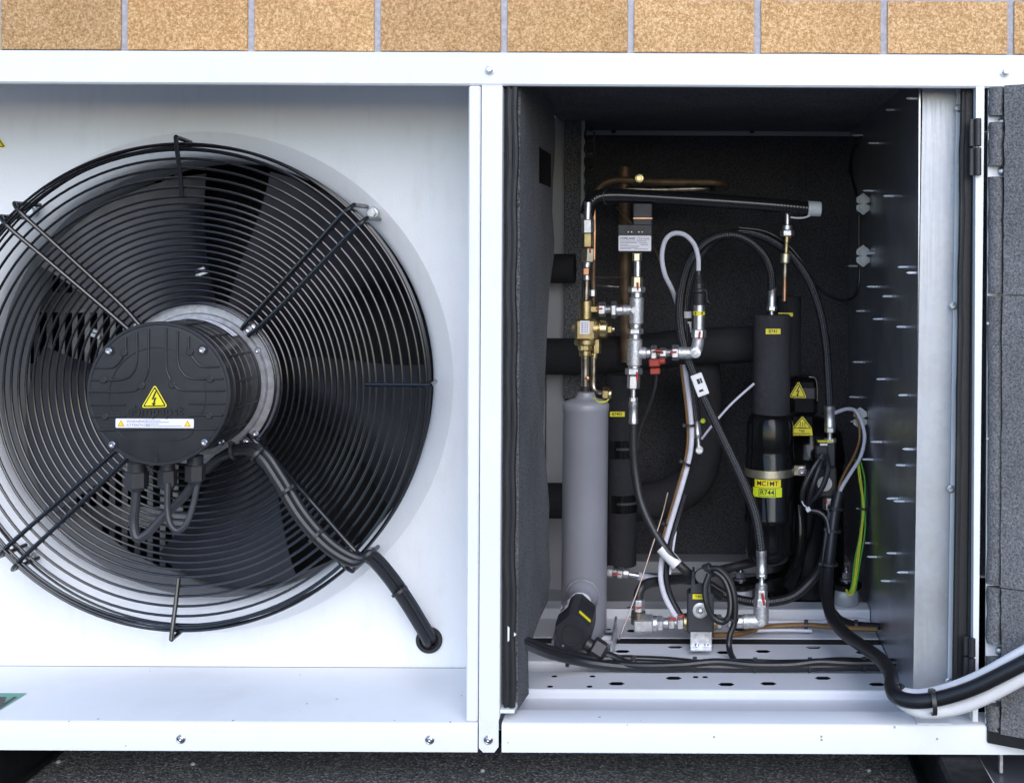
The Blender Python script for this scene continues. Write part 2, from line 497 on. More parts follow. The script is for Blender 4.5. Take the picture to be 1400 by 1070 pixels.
def chain(parent, seq):          # (name, kind, px0, py0, px1, py1, y, rpx, mat)
    for nm, kd, x0, y0, x1, y1, y, r, mt in seq:
        a, b_ = P(x0, y0, y), P(x1, y1, y); r = r * K(y) * (1.0 if nm == 'red_seal' else 1.1)
        bb = B()
        if kd == 'hex': bb.hexa(a, b_, r * 1.08, phase=math.pi / 6 if len(nm) % 2 else 0.0)
        elif kd == 'thr':
            L = (b_ - a).length; n = max(2, int(L / 0.0018)); pr = []
            for i in range(n): pr += [(L * (i + 0.05) / n, r * 0.88), (L * (i + 0.5) / n, r)]
            pr.append((L, r * 0.88)); bb.lathe(a, b_ - a, pr, 16)
        elif kd == 'fer':        # crimped ferrule
            L = (b_ - a).length
            bb.lathe(a, b_ - a, [(0, r * 0.82), (L * 0.05, r), (L * 0.2, r), (L * 0.24, r * 0.93), (L * 0.72, r * 0.93), (L * 0.76, r), (L * 0.95, r), (L, r * 0.82)], 14)
        else: bb.cyl(a, b_, r, 18, bev=min(r * 0.15, (b_ - a).length * 0.2))
        bb.out(nm, mt, parent)
def ring_tie(parent, px, py, y, rpx, ang, width=3.2, head=True, mat='black_plastic', name='cable_tie'):
    """a strap round a cable running in the picture at ang degrees"""
    c = P(px, py, y); k = K(y)
    d = Vector((math.cos(math.radians(ang)), 0, math.sin(math.radians(ang))))
    bb = B(); R = rpx * k; wv = width * k / 2
    bb.lathe(c - d * wv, d, [(0, R * 0.8), (0, R + 0.5 * k), (2 * wv, R + 0.5 * k), (2 * wv, R * 0.8)], 18, cap0=False, cap1=False)
    if head:
        n = Vector((-d.z, 0, d.x)) * R + Vector((0, -0.5 * R, 0))
        M = Matrix.Translation(c + n) @ Matrix.Rotation(-math.radians(ang), 4, 'Y')
        bb.box((-wv * 1.3, -2 * k, -2.0 * k), (wv * 1.3, 2 * k, 2.6 * k), M, 0.4 * k)
    return bb.out(name, mat, parent)
def socket_screw(name, parent, wloc, r, axis=(0, -1, 0), mat='bolt_steel', washer=0.0):
    bb = B(); a = Vector(axis); h = r * 0.75
    if washer: bb.lathe(Vector(wloc), a, [(0, washer), (r * 0.25, washer), (r * 0.25, washer * 0.7)], 20)
    z = r * 0.25 if washer else 0
    bb.lathe(Vector(wloc) + a * z, a, [(0, r), (h * 0.7, r), (h, r * 0.78), (h, r * 0.5), (h * 0.45, r * 0.45)], 16, cap0=False)
    return bb.out(name, mat, parent, 30)

# ------------------------------------------------------------------ the setting
import bmesh
def holed(name, outline, holes, mat, parent, thick=None):
    """flat sheet with real holes; outline and holes are loops of world points"""
    allp = [Vector(q) for q in outline]
    c = sum(allp, Vector()) / len(allp)
    bm = bmesh.new(); es = []
    for loop in [outline] + holes:
        vs = [bm.verts.new(Vector(q) - c) for q in loop]
        for i in range(len(vs)): es.append(bm.edges.new((vs[i], vs[(i + 1) % len(vs)])))
    bmesh.ops.triangle_fill(bm, use_beauty=True, use_dissolve=False, edges=es)
    bmesh.ops.recalc_face_normals(bm, faces=bm.faces)
    me = bpy.data.meshes.new(name); bm.to_mesh(me); bm.free()
    me.materials.append(MATS[mat])
    o = bpy.data.objects.new(name, me); col.objects.link(o); place(o, c, parent)
    if thick:
        md = o.modifiers.new('thickness', 'SOLIDIFY'); md.thickness = thick; md.offset = 0
    return o

g = B().add([(-60, -60, 0), (60, -60, 0), (60, 60, 0), (-60, 60, 0)], [(0, 1, 2, 3)]).out('ground', 'mineral_felt')
tag(g, 'dark grey mineral roofing felt under the unit', 'ground', kind='structure')

YW = 0.88
wall = thing('brick_wall', 'tan sandy brick wall behind the white cabinet', 'wall', (0, YW, 0))
B().box((-2.6, YW + 0.007, 0), (2.6, YW + 0.2, 2.2)).out('mortar', 'mortar', wall)
random.seed(4)
pitch, bh, jt = 0.2475, 0.1025, 0.0135
zc0 = P(690, 70.5, YW).z
xj = P(689, 33, YW).x
bw = pitch - jt
bsrc = []
for k in range(4):
    bb = B(); n = 10; r_ = random.Random(k)
    xs = [-bw / 2 + bw * i / n for i in range(n + 1)]
    top = [(x, bh / 2 + r_.uniform(-.0007, .0007)) for x in xs]; bot = [(x, -bh / 2 + r_.uniform(-.0012, .0007)) for x in xs]
    M = Matrix.Rotation(math.radians(90), 4, 'X')
    pl = bot + [(bw / 2 + r_.uniform(-.0008, .0006), z) for z in (-.02, .02)] + top[::-1] + [(-bw / 2 + r_.uniform(-.0006, .0008), z) for z in (.02, -.02)]
    inn = [(x * 0.994, z * 0.985) for x, z in pl]
    m_ = len(pl)
    vs = [(x, z, 0) for x, z in pl] + [(x, z, 0.0030) for x, z in pl] + [(x, z, 0.0042) for x, z in inn]
    fs = [[i, (i + 1) % m_, m_ + (i + 1) % m_, m_ + i] for i in range(m_)] + [[m_ + i, m_ + (i + 1) % m_, 2 * m_ + (i + 1) % m_, 2 * m_ + i] for i in range(m_)] + [list(range(2 * m_, 3 * m_))]
    bb.add(vs, fs, 0, M)
    bsrc.append(bb.v and (bb, None))
first = []
cnt = 0
for row in range(-1, 6):
    zz = zc0 + bh / 2 + row * (bh + jt)
    off = 0.0 if row % 2 == 0 else pitch / 2
    for i in range(-9, 9):
        xx = xj + (i + 0.5) * pitch + off
        if abs(xx) > 2.3: continue
        k = (i * 7 + row * 3) % 4
        loc = Vector((xx, YW + 0.006, zz))
        if len(first) < 4 and k == len(first):
            bb = bsrc[k][0]
            bb.v = [q + loc for q in bb.v]
            o = bb.out('brick', 'brick_face', wall, 25)
            o['_c'] = 1
            first.append((k, o, WL[o] - loc))
        else:
            src = next((q for q in first if q[0] == k), first[0] if first else None)
            if src is None: continue
            share(src[1], 'brick', loc + src[2], wall)
for o in wall.children:
    if '_c' in o: del o['_c']

# support rails on the felt
for nm, x0, x1, lb in (('support_rail', -0.965, -0.872, 'black support rail under the fan end of the cabinet'), ('support_rail', 0.292, 0.345, 'black support rail under the open door end of the cabinet')):
    bb = B().box((x0, -0.3, 0.002), (x1, 0.78, 0.064), None, 0.004)
    bb.box((x0 - 0.012, -0.3, 0.0015), (x1 + 0.012, 0.785, 0.008), None, 0.002)
    tag(bb.out(nm, 'dark_steel'), lb, 'rail', 'support rails under the cabinet')
# grey sheet on the roof at the right with a white folded rim
tr = thing('drip_tray', 'slate grey sheet metal tray with a white rim below the open door', 'tray', P(1380, 1060, 0.05))
zt = 0.02
rim = [PZ(1300, 1029.5, zt), PZ(1331, 1030, zt), PZ(1358, 1076, zt)]
far_ = [PZ(1460, 1026, zt), PZ(1480, 1090, zt)]
B().poly([rim[0], rim[1], rim[2], Vector((0.75, rim[2].y, zt)), Vector((0.75, rim[0].y, zt))]).out('tray_floor', 'slate_sheet', tr)
B().tube([rim[0] + Vector((0, 0, .004)), rim[1] + Vector((0, 0, .004)), rim[2] + Vector((0, 0, .004))], 0.0021, 8).out('tray_rim', 'white_paint', tr)
B().box((0, 0, 0), (0.0055, 0.006, 0.026), Matrix.Translation(P(1366, 1057, 0.05)), 0.001).out('tray_stay', 'zinc', tr)
for i, (px, py) in enumerate(((264, 1045), (660, 1054), (80, 1042), (1188, 1054), (1280, 1062))):
    q = PZ(px, py, 0.0); r_ = 0.0035
    bb = B().lathe(q, (0, 0, 1), [(0, r_ * .8), (r_ * .5, r_), (r_ * 1.0, r_ * .45)], 7)
    tag(bb.out('pebble', 'mortar'), ['pale pebble on the felt below the fan', 'pale pebble on the felt below the middle post', 'pale pebble beside the black rail under the fan', 'pale pebble on the felt below the open compartment', 'pale pebble beside the rail below the door'][i], 'pebble', 'stray pebbles on the felt')

# ------------------------------------------------------------------ the cabinet
Z = lambda d: ZC + d
ZT, ZL, ZS, ZB = Z(0.2464), Z(0.2058), Z(-0.578), Z(-0.6138)
YP = 0.20
XL, XR = -1.17, 0.62
cab = thing('refrigeration_cabinet', 'white sheet metal refrigeration cabinet with its right compartment open', 'cabinet', (-0.27, 0.4, ZB))
bb = B()
bb.box((XL, 0.0, ZL), (XR, 0.012, ZT), None, 0.0022)
bb.box((XL, 0.0125, ZT - 0.012), (XR, 0.82, ZT - 0.001), None, 0.001)
top = bb.out('top_cover', 'white_paint', cab)
# lower front rail
def rail(x0, x1, name, yb, mat):
    bb = B()
    pr = [(0.0, ZB), (-0.0, ZS - 0.004), (0.0012, ZS - 0.0012), (0.004, ZS), (yb, ZS), (yb, ZS - 0.02)]
    n = len(pr)
    vs = [(x0, y, z) for y, z in pr] + [(x1, y, z) for y, z in pr]
    fs = [[i, n + i, n + i + 1, i + 1] for i in range(n - 1)]
    vs += [(x0, 0.012, ZB), (x1, 0.012, ZB)]; fs.append([0, 2 * n, 2 * n + 1, n])
    return bb.add(vs, fs).out(name, mat, cab, 50)
rail(XL, P(653, 1000, 0).x, 'bottom_rail', YP - 0.002, 'dusty_white_paint')
rl = rail(P(687, 1000, 0).x - 0.001, XR, 'bottom_rail', 0.044, 'dusty_white_paint')
B().box((XL, 0.012, ZB + 0.001), (XR, 0.80, ZB + 0.006)).out('base_plate', 'dark_steel', cab)
# middle posts
xa, xb, xc, xd = P(638.5, 560, 0).x, P(655, 560, 0).x, P(657, 560, 0).x, P(685, 560, 0).x
B().box((xa, 0.0005, ZS + 0.0008), (xb, YP + 0.02, ZL - 0.0006), None, 0.0018).out('post', 'white_paint', cab)
bb = B()
ch = 0.006
pl = [(xc, ZL - 0.0006), (xc, ZB + ch), (xc + ch * 0.9, ZB + 0.0005), (xd - ch, ZB + 0.0005), (xd - 0.001, ZB + ch * 1.2), (xd - 0.001, ZS + 0.004), (xd, ZS + 0.006), (xd, ZL - 0.0006)]
M = Matrix(((1, 0, 0, 0), (0, 0, -1, 0), (0, 1, 0, 0), (0, 0, 0, 1)))
bb.prism(pl, 0.0016, -0.0002, M)
bb.box((xc, 0.0, ZS + 0.006), (xd, 0.055, ZL - 0.0006), None, 0.001)
B_post = bb.out('post', 'white_paint', cab, 20)
B().box((xb, 0.006, ZS + .001), (xc, 0.03, ZL - .001)).out('post_joint', 'cover_plastic', cab)
B().box((-1.165, 0.0005, ZS + .001), (-1.11, YP + 0.02, ZL - .001), None, .002).out('post', 'white_paint', cab)
# outer shell
B().box((XL, 0.06, ZB + 0.007), (XL + 0.002, 0.81, ZT - 0.013)).out('end_panel', 'white_paint', cab)
B().box((XR - 0.002, 0.03, ZB + 0.007), (XR, 0.81, ZT - 0.013)).out('end_panel', 'white_paint', cab)
B().box((XL + .003, 0.812, ZB + 0.007), (XR - .003, 0.816, ZT - 0.013)).out('back_panel', 'white_paint', cab)
B().box((0.352, 0.004, ZS + .001), (XR - .003, 0.007, ZL - .001)).out('front_panel', 'white_paint', cab)
# fan panel with its round mouth
X0, Z0 = -0.695, ZC - 0.182
RO = 0.349
NS = 128
hole = [Vector((X0 + RO * math.cos(2 * math.pi * i / NS), YP, Z0 + RO * math.sin(2 * math.pi * i / NS))) for i in range(NS)]
gx, gz = P(587, 874, YP).x, P(587, 874, YP).z
ghole = [Vector((gx + 0.011 * math.cos(2 * math.pi * i / 20), YP, gz + 0.011 * math.sin(2 * math.pi * i / 20))) for i in range(20)]
fp = holed('fan_panel', [Vector((-1.16, YP, ZS)), Vector((xa + 0.004, YP, ZS)), Vector((xa + 0.004, YP, ZT - 0.013)), Vector((-1.16, YP, ZT - 0.013))], [hole, ghole], 'white_paint', cab)
bb = B()
prof = [(0.0, RO), (0.0006, RO - 0.0015), (0.0125, RO - 0.0225), (0.0155, RO - 0.0265), (0.020, RO - 0.0305), (0.027, RO - 0.0335), (0.038, RO - 0.035), (0.046, RO - 0.035)]
bb.lathe(Vector((X0, YP, Z0)), (0, 1, 0), prof, 128, cap0=False, cap1=False)
bb.out('bellmouth', 'white_paint', cab, 60)
B().lathe(Vector((X0, YP, Z0)), (0, 1, 0), [(0.0465, RO - 0.0335), (0.0465, RO - 0.036), (0.13, RO - 0.036), (0.13, RO - 0.0335)], 128, cap0=False, cap1=False).out('shroud_ring', 'lining_and_shade_grey', cab, 60)  # throat of the mouth, its shading painted in with a grey colour
# divider between the two compartments, walls of the fan chamber
B().box((-0.2745, YP + .021, ZB + .007), (-0.272, 0.8, ZT - .013)).out('divider_sheet', 'inner_white_paint', cab)
# screws of the frame
for nm, px, py, y in (('rail_screw', 248, 1009, 0), ('rail_screw', 588, 1010, 0), ('rail_screw', 668, 1010, -0.0018)):
    p = P(px, py, y)
    bb = B().lathe(p, (0, -1, 0), [(0, .0056), (.0018, .0056), (.0024, .0046), (.0018, .0036)], 20, cap1=False)
    bb.lathe(p, (0, -1, 0), [(0.001, .0038), (.0032, .0036), (.0038, .0026), (.0038, .0016), (.0018, .0014)], 16)
    bb.out(nm, 'bolt_steel', cab)
for px, py in ((670, 96), (1374, 99)):
    p = P(px, py, 0)
    B().lathe(p, (0, -1, 0), [(0, .0062), (.0014, .006), (.0018, .0042), (.006, .0042), (.0075, .003), (.0078, .001)], 18).out('cover_rivet', 'zinc', cab)
# green company sticker cut by the picture edge and the yellow warning sign on the fan panel
a, b_, c_ = PZ(-120, 947, ZS), PZ(37, 947.6, ZS), PZ(-17, 982, ZS)
lift = Vector((0, 0, 0.0006))
st = B().poly([PZ(-90, 947, ZS) + lift, PZ(-90, 983, ZS) + lift, PZ(-20, 983, ZS) + lift, PZ(37, 947.6, ZS) + lift], 0)
lf = Vector((0, 0, 0.0011))
st.poly([PZ(q[0], q[1], ZS) + lf for q in ((-30, 972), (-2, 953), (9, 953), (6, 961), (19, 953), (24, 953), (0, 969), (-8, 976), (-22, 976))], 1)
sto = st.out('company_sticker', ['green_sticker', 'ink'], cab); sto['label'] = 'green sticker with dark slanted lettering on the sill'
def tri_sign(name, apex, left, right, y, parent, symbol, extra=None, M=None):
    """yellow triangular warning sticker, points in picture pixels at depth y"""
    A, L, R = [Vector((P(*q, y).x, P(*q, y).z)) for q in (apex, left, right)]
    cen = (A + L + R) / 3
    def ring(k, rnd=0.10):
        c3 = [cen + (q - cen) * k for q in (A, L, R)]
        out = []
        for i in range(3):
            p_, q_, n_ = c3[i - 1], c3[i], c3[(i + 1) % 3]
            out += [q_ + (p_ - q_) * rnd, q_ + (p_ - q_) * rnd * 0.35 + (n_ - q_) * rnd * 0.35, q_ + (n_ - q_) * rnd]
        return out
    bb = B()
    def lay(ps, dz, mi): bb.add([(q.x, y - dz, q.y) for q in ps], [list(range(len(ps)))], mi)
    lay(ring(1.0), 0.0004, 0); lay(ring(0.86, 0.06), 0.0007, 1); lay(ring(0.72, 0.05), 0.0010, 0)
    h = (A - (L + R) / 2); s_ = h.length; wv = (R - L) / 2
    def loc(u, v): return cen + h * v * 0.62 + wv * u
    if symbol == 'bolt':
        lay([loc(0.06, .62), loc(-.22, .02), loc(-.02, .06), loc(-.10, -.22), loc(-.2, -.2), loc(-.05, -.46), loc(.12, -.2), loc(.02, -.2), loc(.17, .18), loc(-.03, .12), loc(.16, .60)], 0.0013, 1)
    elif symbol == 'heat':
        for dx in (-.22, 0, .22):
            lay([loc(dx - .04, .32), loc(dx + .03, .12), loc(dx - .05, -.05), loc(dx + .02, -.25), loc(dx + .09, -.25), loc(dx + .02, -.05), loc(dx + .10, .12), loc(dx + .03, .32)], 0.0013, 1)
        lay([loc(-.4, -.32), loc(.4, -.32), loc(.4, -.38), loc(-.4, -.38)], 0.0013, 1)
    else:
        lay([loc(.22 * math.cos(i * math.pi / 6), -.08 + .2 * math.sin(i * math.pi / 6)) for i in range(12)], 0.0013, 1)
    if extra: extra(bb, lay)
    return bb.out(name, ['yellow_sticker', 'ink'], parent, smooth=False)
ws = tri_sign('warning_sticker', (-8, 178), (-25, 203), (9.5, 202), YP, cab, 'dot')
ws['label'] = 'yellow triangular warning sticker at the edge of the fan panel'
# grommet
gm = B().lathe(Vector((gx, YP - 0.0005, gz)), (0, -1, 0), [(-.004, .0108), (0, .0108), (0, .0185), (.0022, .0185), (.0036, .0172), (.0036, .0135), (.001, .0118), (-.004, .0108)], 28, cap0=False, cap1=False).out('cable_grommet', 'rubber', cab)

# heat exchanger far behind the fan
hx = thing('heat_exchanger', 'dark finned heat exchanger with slotted zinc plate behind the fan blades', 'heat exchanger', (X0, 0.6, ZB + .01))
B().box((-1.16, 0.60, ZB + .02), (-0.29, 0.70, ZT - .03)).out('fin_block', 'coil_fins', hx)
x = -1.12; i = 0; srcs = None
while x < -0.845:
    bb = B().box((x, 0.47, ZB + .03), (x + 0.0085, 0.4715, ZT - .05))
    if srcs is None: srcs = bb.out('plate_bar', 'galvanised', hx)
    else: share(srcs, 'plate_bar', (x + 0.00425, 0.47075, (ZB + .03 + ZT - .05) / 2), hx)
    x += 0.0205
for k in range(7):
    zz = P(180, 706, 0.47).z + (k - 2) * 0.115
    if zz > ZT - .06 or zz < ZB + .04: continue
    bb = B().box((-1.12, 0.4718, zz - 0.016), (-0.838, 0.4728, zz + 0.016))
    bb.out('plate_bridge', 'galvanised', hx)
B().box((-0.845, 0.45, ZB + .03), (-0.82, 0.4735, P(230, 700, .46).z), None, .001).out('plate_edge', 'galvanised', hx)

# ------------------------------------------------------------------ the fan
fan = thing('axial_fan', 'large black axial fan with round wire guard in the white panel', 'fan', (X0, YP, Z0 - RO))
AX = Vector((0, -1, 0))
def fc(y): return Vector((X0, y, Z0))
# blades
def blade(k):
    nr, na = 12, 10
    fr, bk = [], []
    for i in range(nr + 1):
        t_ = i / nr; r = 0.085 + (0.306 - 0.085) * t_
        aL = 76 + 14 * (1 - t_) ** 1.2 - 3 * math.sin(math.pi * t_); aT = 29 + 13 * (1 - t_)
        for j in range(na + 1):
            s_ = j / na
            an = math.radians(aT + (aL - aT) * s_ + 72 * k)
            dep = 0.100 - 0.03 * (1 - t_)
            y = 0.352 - dep * (s_ ** 0.9) - 0.012 * math.sin(math.pi * s_)
            th = 0.0022 + 0.003 * math.sin(math.pi * s_) * (1 - .4 * t_)
            c = Vector((X0 + r * math.cos(an), y, Z0 + r * math.sin(an)))
            fr.append(c + Vector((0, -th / 2, 0))); bk.append(c + Vector((0, th / 2, 0)))
    n = len(fr); W = na + 1
    fs = []
    for i in range(nr):
        for j in range(na):
            a = i * W + j
            fs.append([a, a + 1, a + W + 1, a + W]); fs.append([n + a, n + a + W, n + a + W + 1, n + a + 1])
    for i in range(nr):
        for j in (0, na):
            a = i * W + j; fs.append([a, a + W, n + a + W, n + a])
    for j in range(na):
        for i in (0, nr):
            a = i * W + j; fs.append([a, a + 1, n + a + 1, n + a])
    b_ = B().add(fr + bk, fs); b_.fix = True
    return b_.out('blade', 'blade_grey', fan, 50)
for k in range(5): blade(k)
B().lathe(fc(0.196), (0, 1, 0), [(0, .088), (.01, .098), (.12, .098), (.13, .09)], 48).out('hub', 'motor_black', fan)
for px, py, rr in ((276, 371, -20), (131, 455, 20), (178, 640, 40)):
    q = P(px, py, 0.25); M = Matrix.Translation(q) @ Matrix.Rotation(math.radians(rr), 4, 'Y')
    B().box((-.010, -.004, -.0065), (.010, .002, -.0012), M, .001).box((-.008, -.0045, .0008), (.007, .002, .0055), M, .001).out('balance_clip', 'steel', fan)
# flange, motor, terminal cover
bb = B().lathe(fc(0.188), AX, [(0, .086), (0, .1125), (.006, .1125), (.008, .1105), (.008, .098), (.012, .096), (.012, .086)], 72, cap0=False, cap1=False)
bb.out('flange', 'cast_aluminium', fan)
prof = [(0, .086), (.012, .0905), (.014, .088)]
t_ = .018
while t_ < .100:
    prof += [(t_, .0885), (t_ + .001, .0865), (t_ + .003, .0865), (t_ + .004, .0885)]; t_ += .020
prof += [(.108, .0885), (.112, .086)]
B().lathe(fc(0.186), AX, prof, 72, cap0=True, cap1=True).out('motor_housing', 'motor_black', fan, 30)
for i in range(16):
    an = math.radians(22.5 * i + 8)
    rd = Vector((math.cos(an), 0, math.sin(an)))
    M = Matrix.Translation(fc(0.13) + rd * 0.0882) @ Matrix.Rotation(-an, 4, 'Y')
    B().box((-.0015, -.042, -.0012), (.0018, .042, .0012), M, .0006).out('housing_rib', 'motor_black', fan)
# curved rating label on the housing
bb = B()
for i in range(10):
    a0, a1 = math.radians(48 + 4.6 * i), math.radians(48 + 4.6 * (i + 1))
    q = [fc(y) + Vector((math.cos(a) * .0912, 0, math.sin(a) * .0912)) for a, y in ((a0, .166), (a1, .166), (a1, .148), (a0, .148))]
    bb.add(q, [(0, 1, 2, 3)])
    if i % 3 != 2:
        q = [fc(y) + Vector((math.cos(a) * .0915, 0, math.sin(a) * .0915)) for a, y in ((a0, .156), (a1, .156), (a1, .154), (a0, .154))]
        bb.add(q, [(0, 1, 2, 3)], 1)
bb.out('rating_label', ['white_sticker', 'grey_ink'], fan)
YC = 0.060
cov = B().lathe(fc(0.078), AX, [(0, .0865), (0, .0905), (.010, .092), (.0165, .092), (.0178, .0905), (.0178, .0885), (.0168, .0875), (.0172, .084), (.0178, .03), (.0178, .001)], 96, cap0=False).out('terminal_cover', 'cover_plastic', fan, 40)
yc = 0.0600
def rib(pts, r=1.5):
    q = smooth(PP([(x, y, yc) for x, y in pts]), 5) if len(pts) > 2 else PP([(x, y, yc) for x, y in pts])
    B().tube(q, r * K(yc), 8).out('rib', 'cover_plastic', cov)
def node(px, py):
    B().lathe(P(px, py, yc + .001), AX, [(0, .0048), (.0018, .0046), (.0024, .0038)], 16).out('rib_boss', 'cover_plastic', cov)
half = [[(130, 502.5), (152, 502.5), (160, 498), (168, 488)], [(172, 478), (172, 461)], [(125, 519), (166, 519), (181, 510), (187, 493), (187, 454)],
        [(122.5, 535), (178, 535), (191, 529)], [(197, 521), (202, 508), (203, 495), (203, 450)], [(123, 553), (172, 553)], [(126, 569), (172, 569)]]
for h_ in half:
    rib(h_); rib([(430 - x, y - 1.5) for x, y in h_])
rib([(133, 587.5), (297, 586)])
rib([(158, 587), (180, 601), (249, 600.5), (266, 587)], 0.5)
for x, y in ((170, 482), (142, 519), (194, 527), (144, 569)):
    node(x, y); node(430 - x, y - 1)
arc = [(215 + 66 * math.cos(math.radians(a)), 541 - 66 * math.sin(math.radians(a))) for a in range(-25, 206, 10)]
rib(arc, 0.45)
rib([(215, 618), (215, 629)], 0.6); rib([(211, 625), (215, 631), (219, 625)], 0.6)
for px, py in ((149.5, 479.5), (277, 478), (154, 607), (280, 604)):
    B().lathe(P(px, py, yc), AX, [(-.001, .0068), (.0006, .0066), (.0006, .0054)], 18, cap1=False).out('screw_seat', 'cover_plastic', cov)
    socket_screw('cover_screw', cov, P(px, py, yc - .0001), 0.0044)
B().text('ebmpapst', 0.0185, FR(211.5, 561.5, yc - .0004), depth=0.0010).out('embossed_lettering', 'cover_plastic', cov, smooth=False)
tri_sign('warning_sticker', (212, 525), (193, 557.5), (230, 556.5), yc - 0.0010, cov, 'bolt')
bb = B()
kx = K(yc)
fr_ = FR(211.5, 578.5, yc - 0.0006)
def rrect(w_, h_, r_):
    out = []
    for cx, cy, a0 in ((w_ - r_, h_ - r_, 0), (-w_ + r_, h_ - r_, 90), (-w_ + r_, -h_ + r_, 180), (w_ - r_, -h_ + r_, 270)):
        for a in (0, 30, 60, 90):
            out.append((cx + r_ * math.cos(math.radians(a0 + a)), cy + r_ * math.sin(math.radians(a0 + a))))
    return out
bb.poly(rrect(53.5 * kx, 6.3 * kx, 1.5 * kx), 0, fr_)
bb.text('WARNING!', 5.2 * kx, fr_, 2, 0.0003).v
bb = B(); bb.poly(rrect(53.5 * kx, 6.3 * kx, 1.5 * kx), 0, fr_)
bb.text('WARNING!', 5.4 * kx, fr_ @ Matrix.Translation((-38.5 * kx, 2.4 * kx, 0)), 2, 0.0003, 'LEFT')
bb.text('ATTENTION!', 5.4 * kx, fr_ @ Matrix.Translation((-38.5 * kx, -2.9 * kx, 0)), 2, 0.0003, 'LEFT')
for j, (yy, l_) in enumerate(((4.0, 20), (1.6, 32), (-1.0, 18), (-3.6, 50))):
    bb.poly([(-12 * kx, (yy - .45) * kx), ((-12 + l_) * kx, (yy - .45) * kx), ((-12 + l_) * kx, (yy + .45) * kx), (-12 * kx, (yy + .45) * kx)], 2, fr_, 0.0003)
for cx in (-46, 45):
    for s_, mi, dz in ((1.0, 3, .0003), (0.62, 1, .0005)):
        bb.poly([((cx - 5 * s_) * kx, (-1 - 3.4 * s_) * kx), ((cx + 5 * s_) * kx, (-1 - 3.4 * s_) * kx), (cx * kx, (-1 + 5.6 * s_) * kx)], mi, fr_, dz)
bb.out('information_label', ['white_sticker', 'yellow_sticker', 'grey_ink', 'orange_ink'], cov, smooth=False)
# flange bolts carrying the guard, small housing screws
for a in (45, -45, 135, -135):
    an = math.radians(a); q = fc(0.172) + Vector((math.cos(an), 0, math.sin(an))) * 0.107
    B().cyl(q + Vector((0, .012, 0)), q, .0095, 18, bev=.001).out('bolt_boss', 'cast_aluminium', fan)
    socket_screw('flange_bolt', fan, q, 0.0062, washer=0.0092)
for px, py in ((353, 479), (303, 604), (350, 592)):
    socket_screw('housing_screw', fan, P(px, py, 0.135), 0.0042)
# guard: rings
def gy(r): return 0.172 - 0.04 * max(0.0, min(1.0, (r - 0.11) / 0.205)) ** 1.0
radii = [0.111 + 0.00905 * i for i in range(17)]
radii += [radii[-1] + d for d in (.0125, .0252, .0380, .0505, .0620)]
for r in radii:
    y = gy(r)
    pts = [fc(y) + Vector((math.cos(2 * math.pi * i / 120), 0, math.sin(2 * math.pi * i / 120))) * r for i in range(120)]
    B().tube(pts, 0.00185, 8, closed=True).out('guard_ring', 'black_wire', fan)
for y, r, w_ in ((0.134, 0.3262, .0019), (0.146, 0.3268, .0017), (0.160, 0.3255, .0017), (0.1265, 0.3195, .0016)):
    pts = [fc(y) + Vector((math.cos(2 * math.pi * i / 160), 0, math.sin(2 * math.pi * i / 160))) * r for i in range(160)]
    B().tube(pts, w_, 8, closed=True).out('guard_ring', 'black_wire', fan)
# guard: paired spokes
WR = 0.0031
for a in (45, -45, 135, -135):
    an = math.radians(a); rd = Vector((math.cos(an), 0, math.sin(an))); tn = Vector((-rd.z, 0, rd.x))
    for s_ in (-1, 1):
        def q(r, y, o=0.0125): return fc(y) + rd * r + tn * s_ * o
        pts = [q(.101, .164, .006), q(.112, .162, .0075), q(.150, gy(.15) - .0045, .0095), q(.25, gy(.25) - .0045, .0115), q(.312, gy(.312) - .0045), q(.3325, .1335), q(.3345, .146), q(.3345, YP - .002, .0125)]
        B().tube(smooth(pts, 6), WR, 10).out('guard_spoke', 'black_wire', fan)
    w_ = fc(YP) + rd * 0.3345
    bb = B().cyl(w_, w_ + Vector((0, -.006, 0)), .0085, 20, bev=.001); bb.hexa(w_ + Vector((0, -.006, 0)), w_ + Vector((0, -.013, 0)), .0065)
    bb.out('guard_nut', 'zinc', fan)
for a, r0 in ((91, .257), (1, .243), (-91.5, .257), (181, .257)):
    an = math.radians(a); rd = Vector((math.cos(an), 0, math.sin(an)))
    pts = [fc(gy(r0) - .0048) + rd * r0, fc(gy(.29) - .0048) + rd * .29, fc(.1225) + rd * .3295, fc(.127) + rd * .3335, fc(.168) + rd * .3310]
    B().tube(smooth(pts, 5), WR, 10).out('guard_stay', 'black_wire', fan)
# cable glands and the two cable loops below the cover
for px, py, r_ in ((187, 654, 15), (229, 652, 12.5), (267, 645, 13)):
    p = P(px, py, 0.10)
    bb = B().cyl(p + Vector((0, 0, .022)), p + Vector((0, 0, .008)), r_ * .8 * K(.1), 20, bev=.001)
    bb.hexa(p + Vector((0, 0, .010)), p + Vector((0, 0, -.012)), r_ * K(.1) * 1.02)
    bb.lathe(p + Vector((0, 0, -.011)), (0, 0, -1), [(0, r_ * .8 * K(.1)), (.005, r_ * .6 * K(.1))], 20)
    bb.out('cable_gland', 'black_plastic', fan)
cable('loop_cable', [(187, 664, .10), (185, 690, .10), (183, 715, .10), (187, 734, .098), (200, 730, .10), (224, 705, .105), (250, 680, .105), (265, 660, .10)], 6.2, 'cable_grey', fan)
cable('loop_cable', [(229, 660, .09), (229, 695, .088), (233, 716, .085), (243, 725, .085), (255, 715, .088), (264, 690, .095), (270, 660, .10)], 4.2, 'cable_grey', fan)
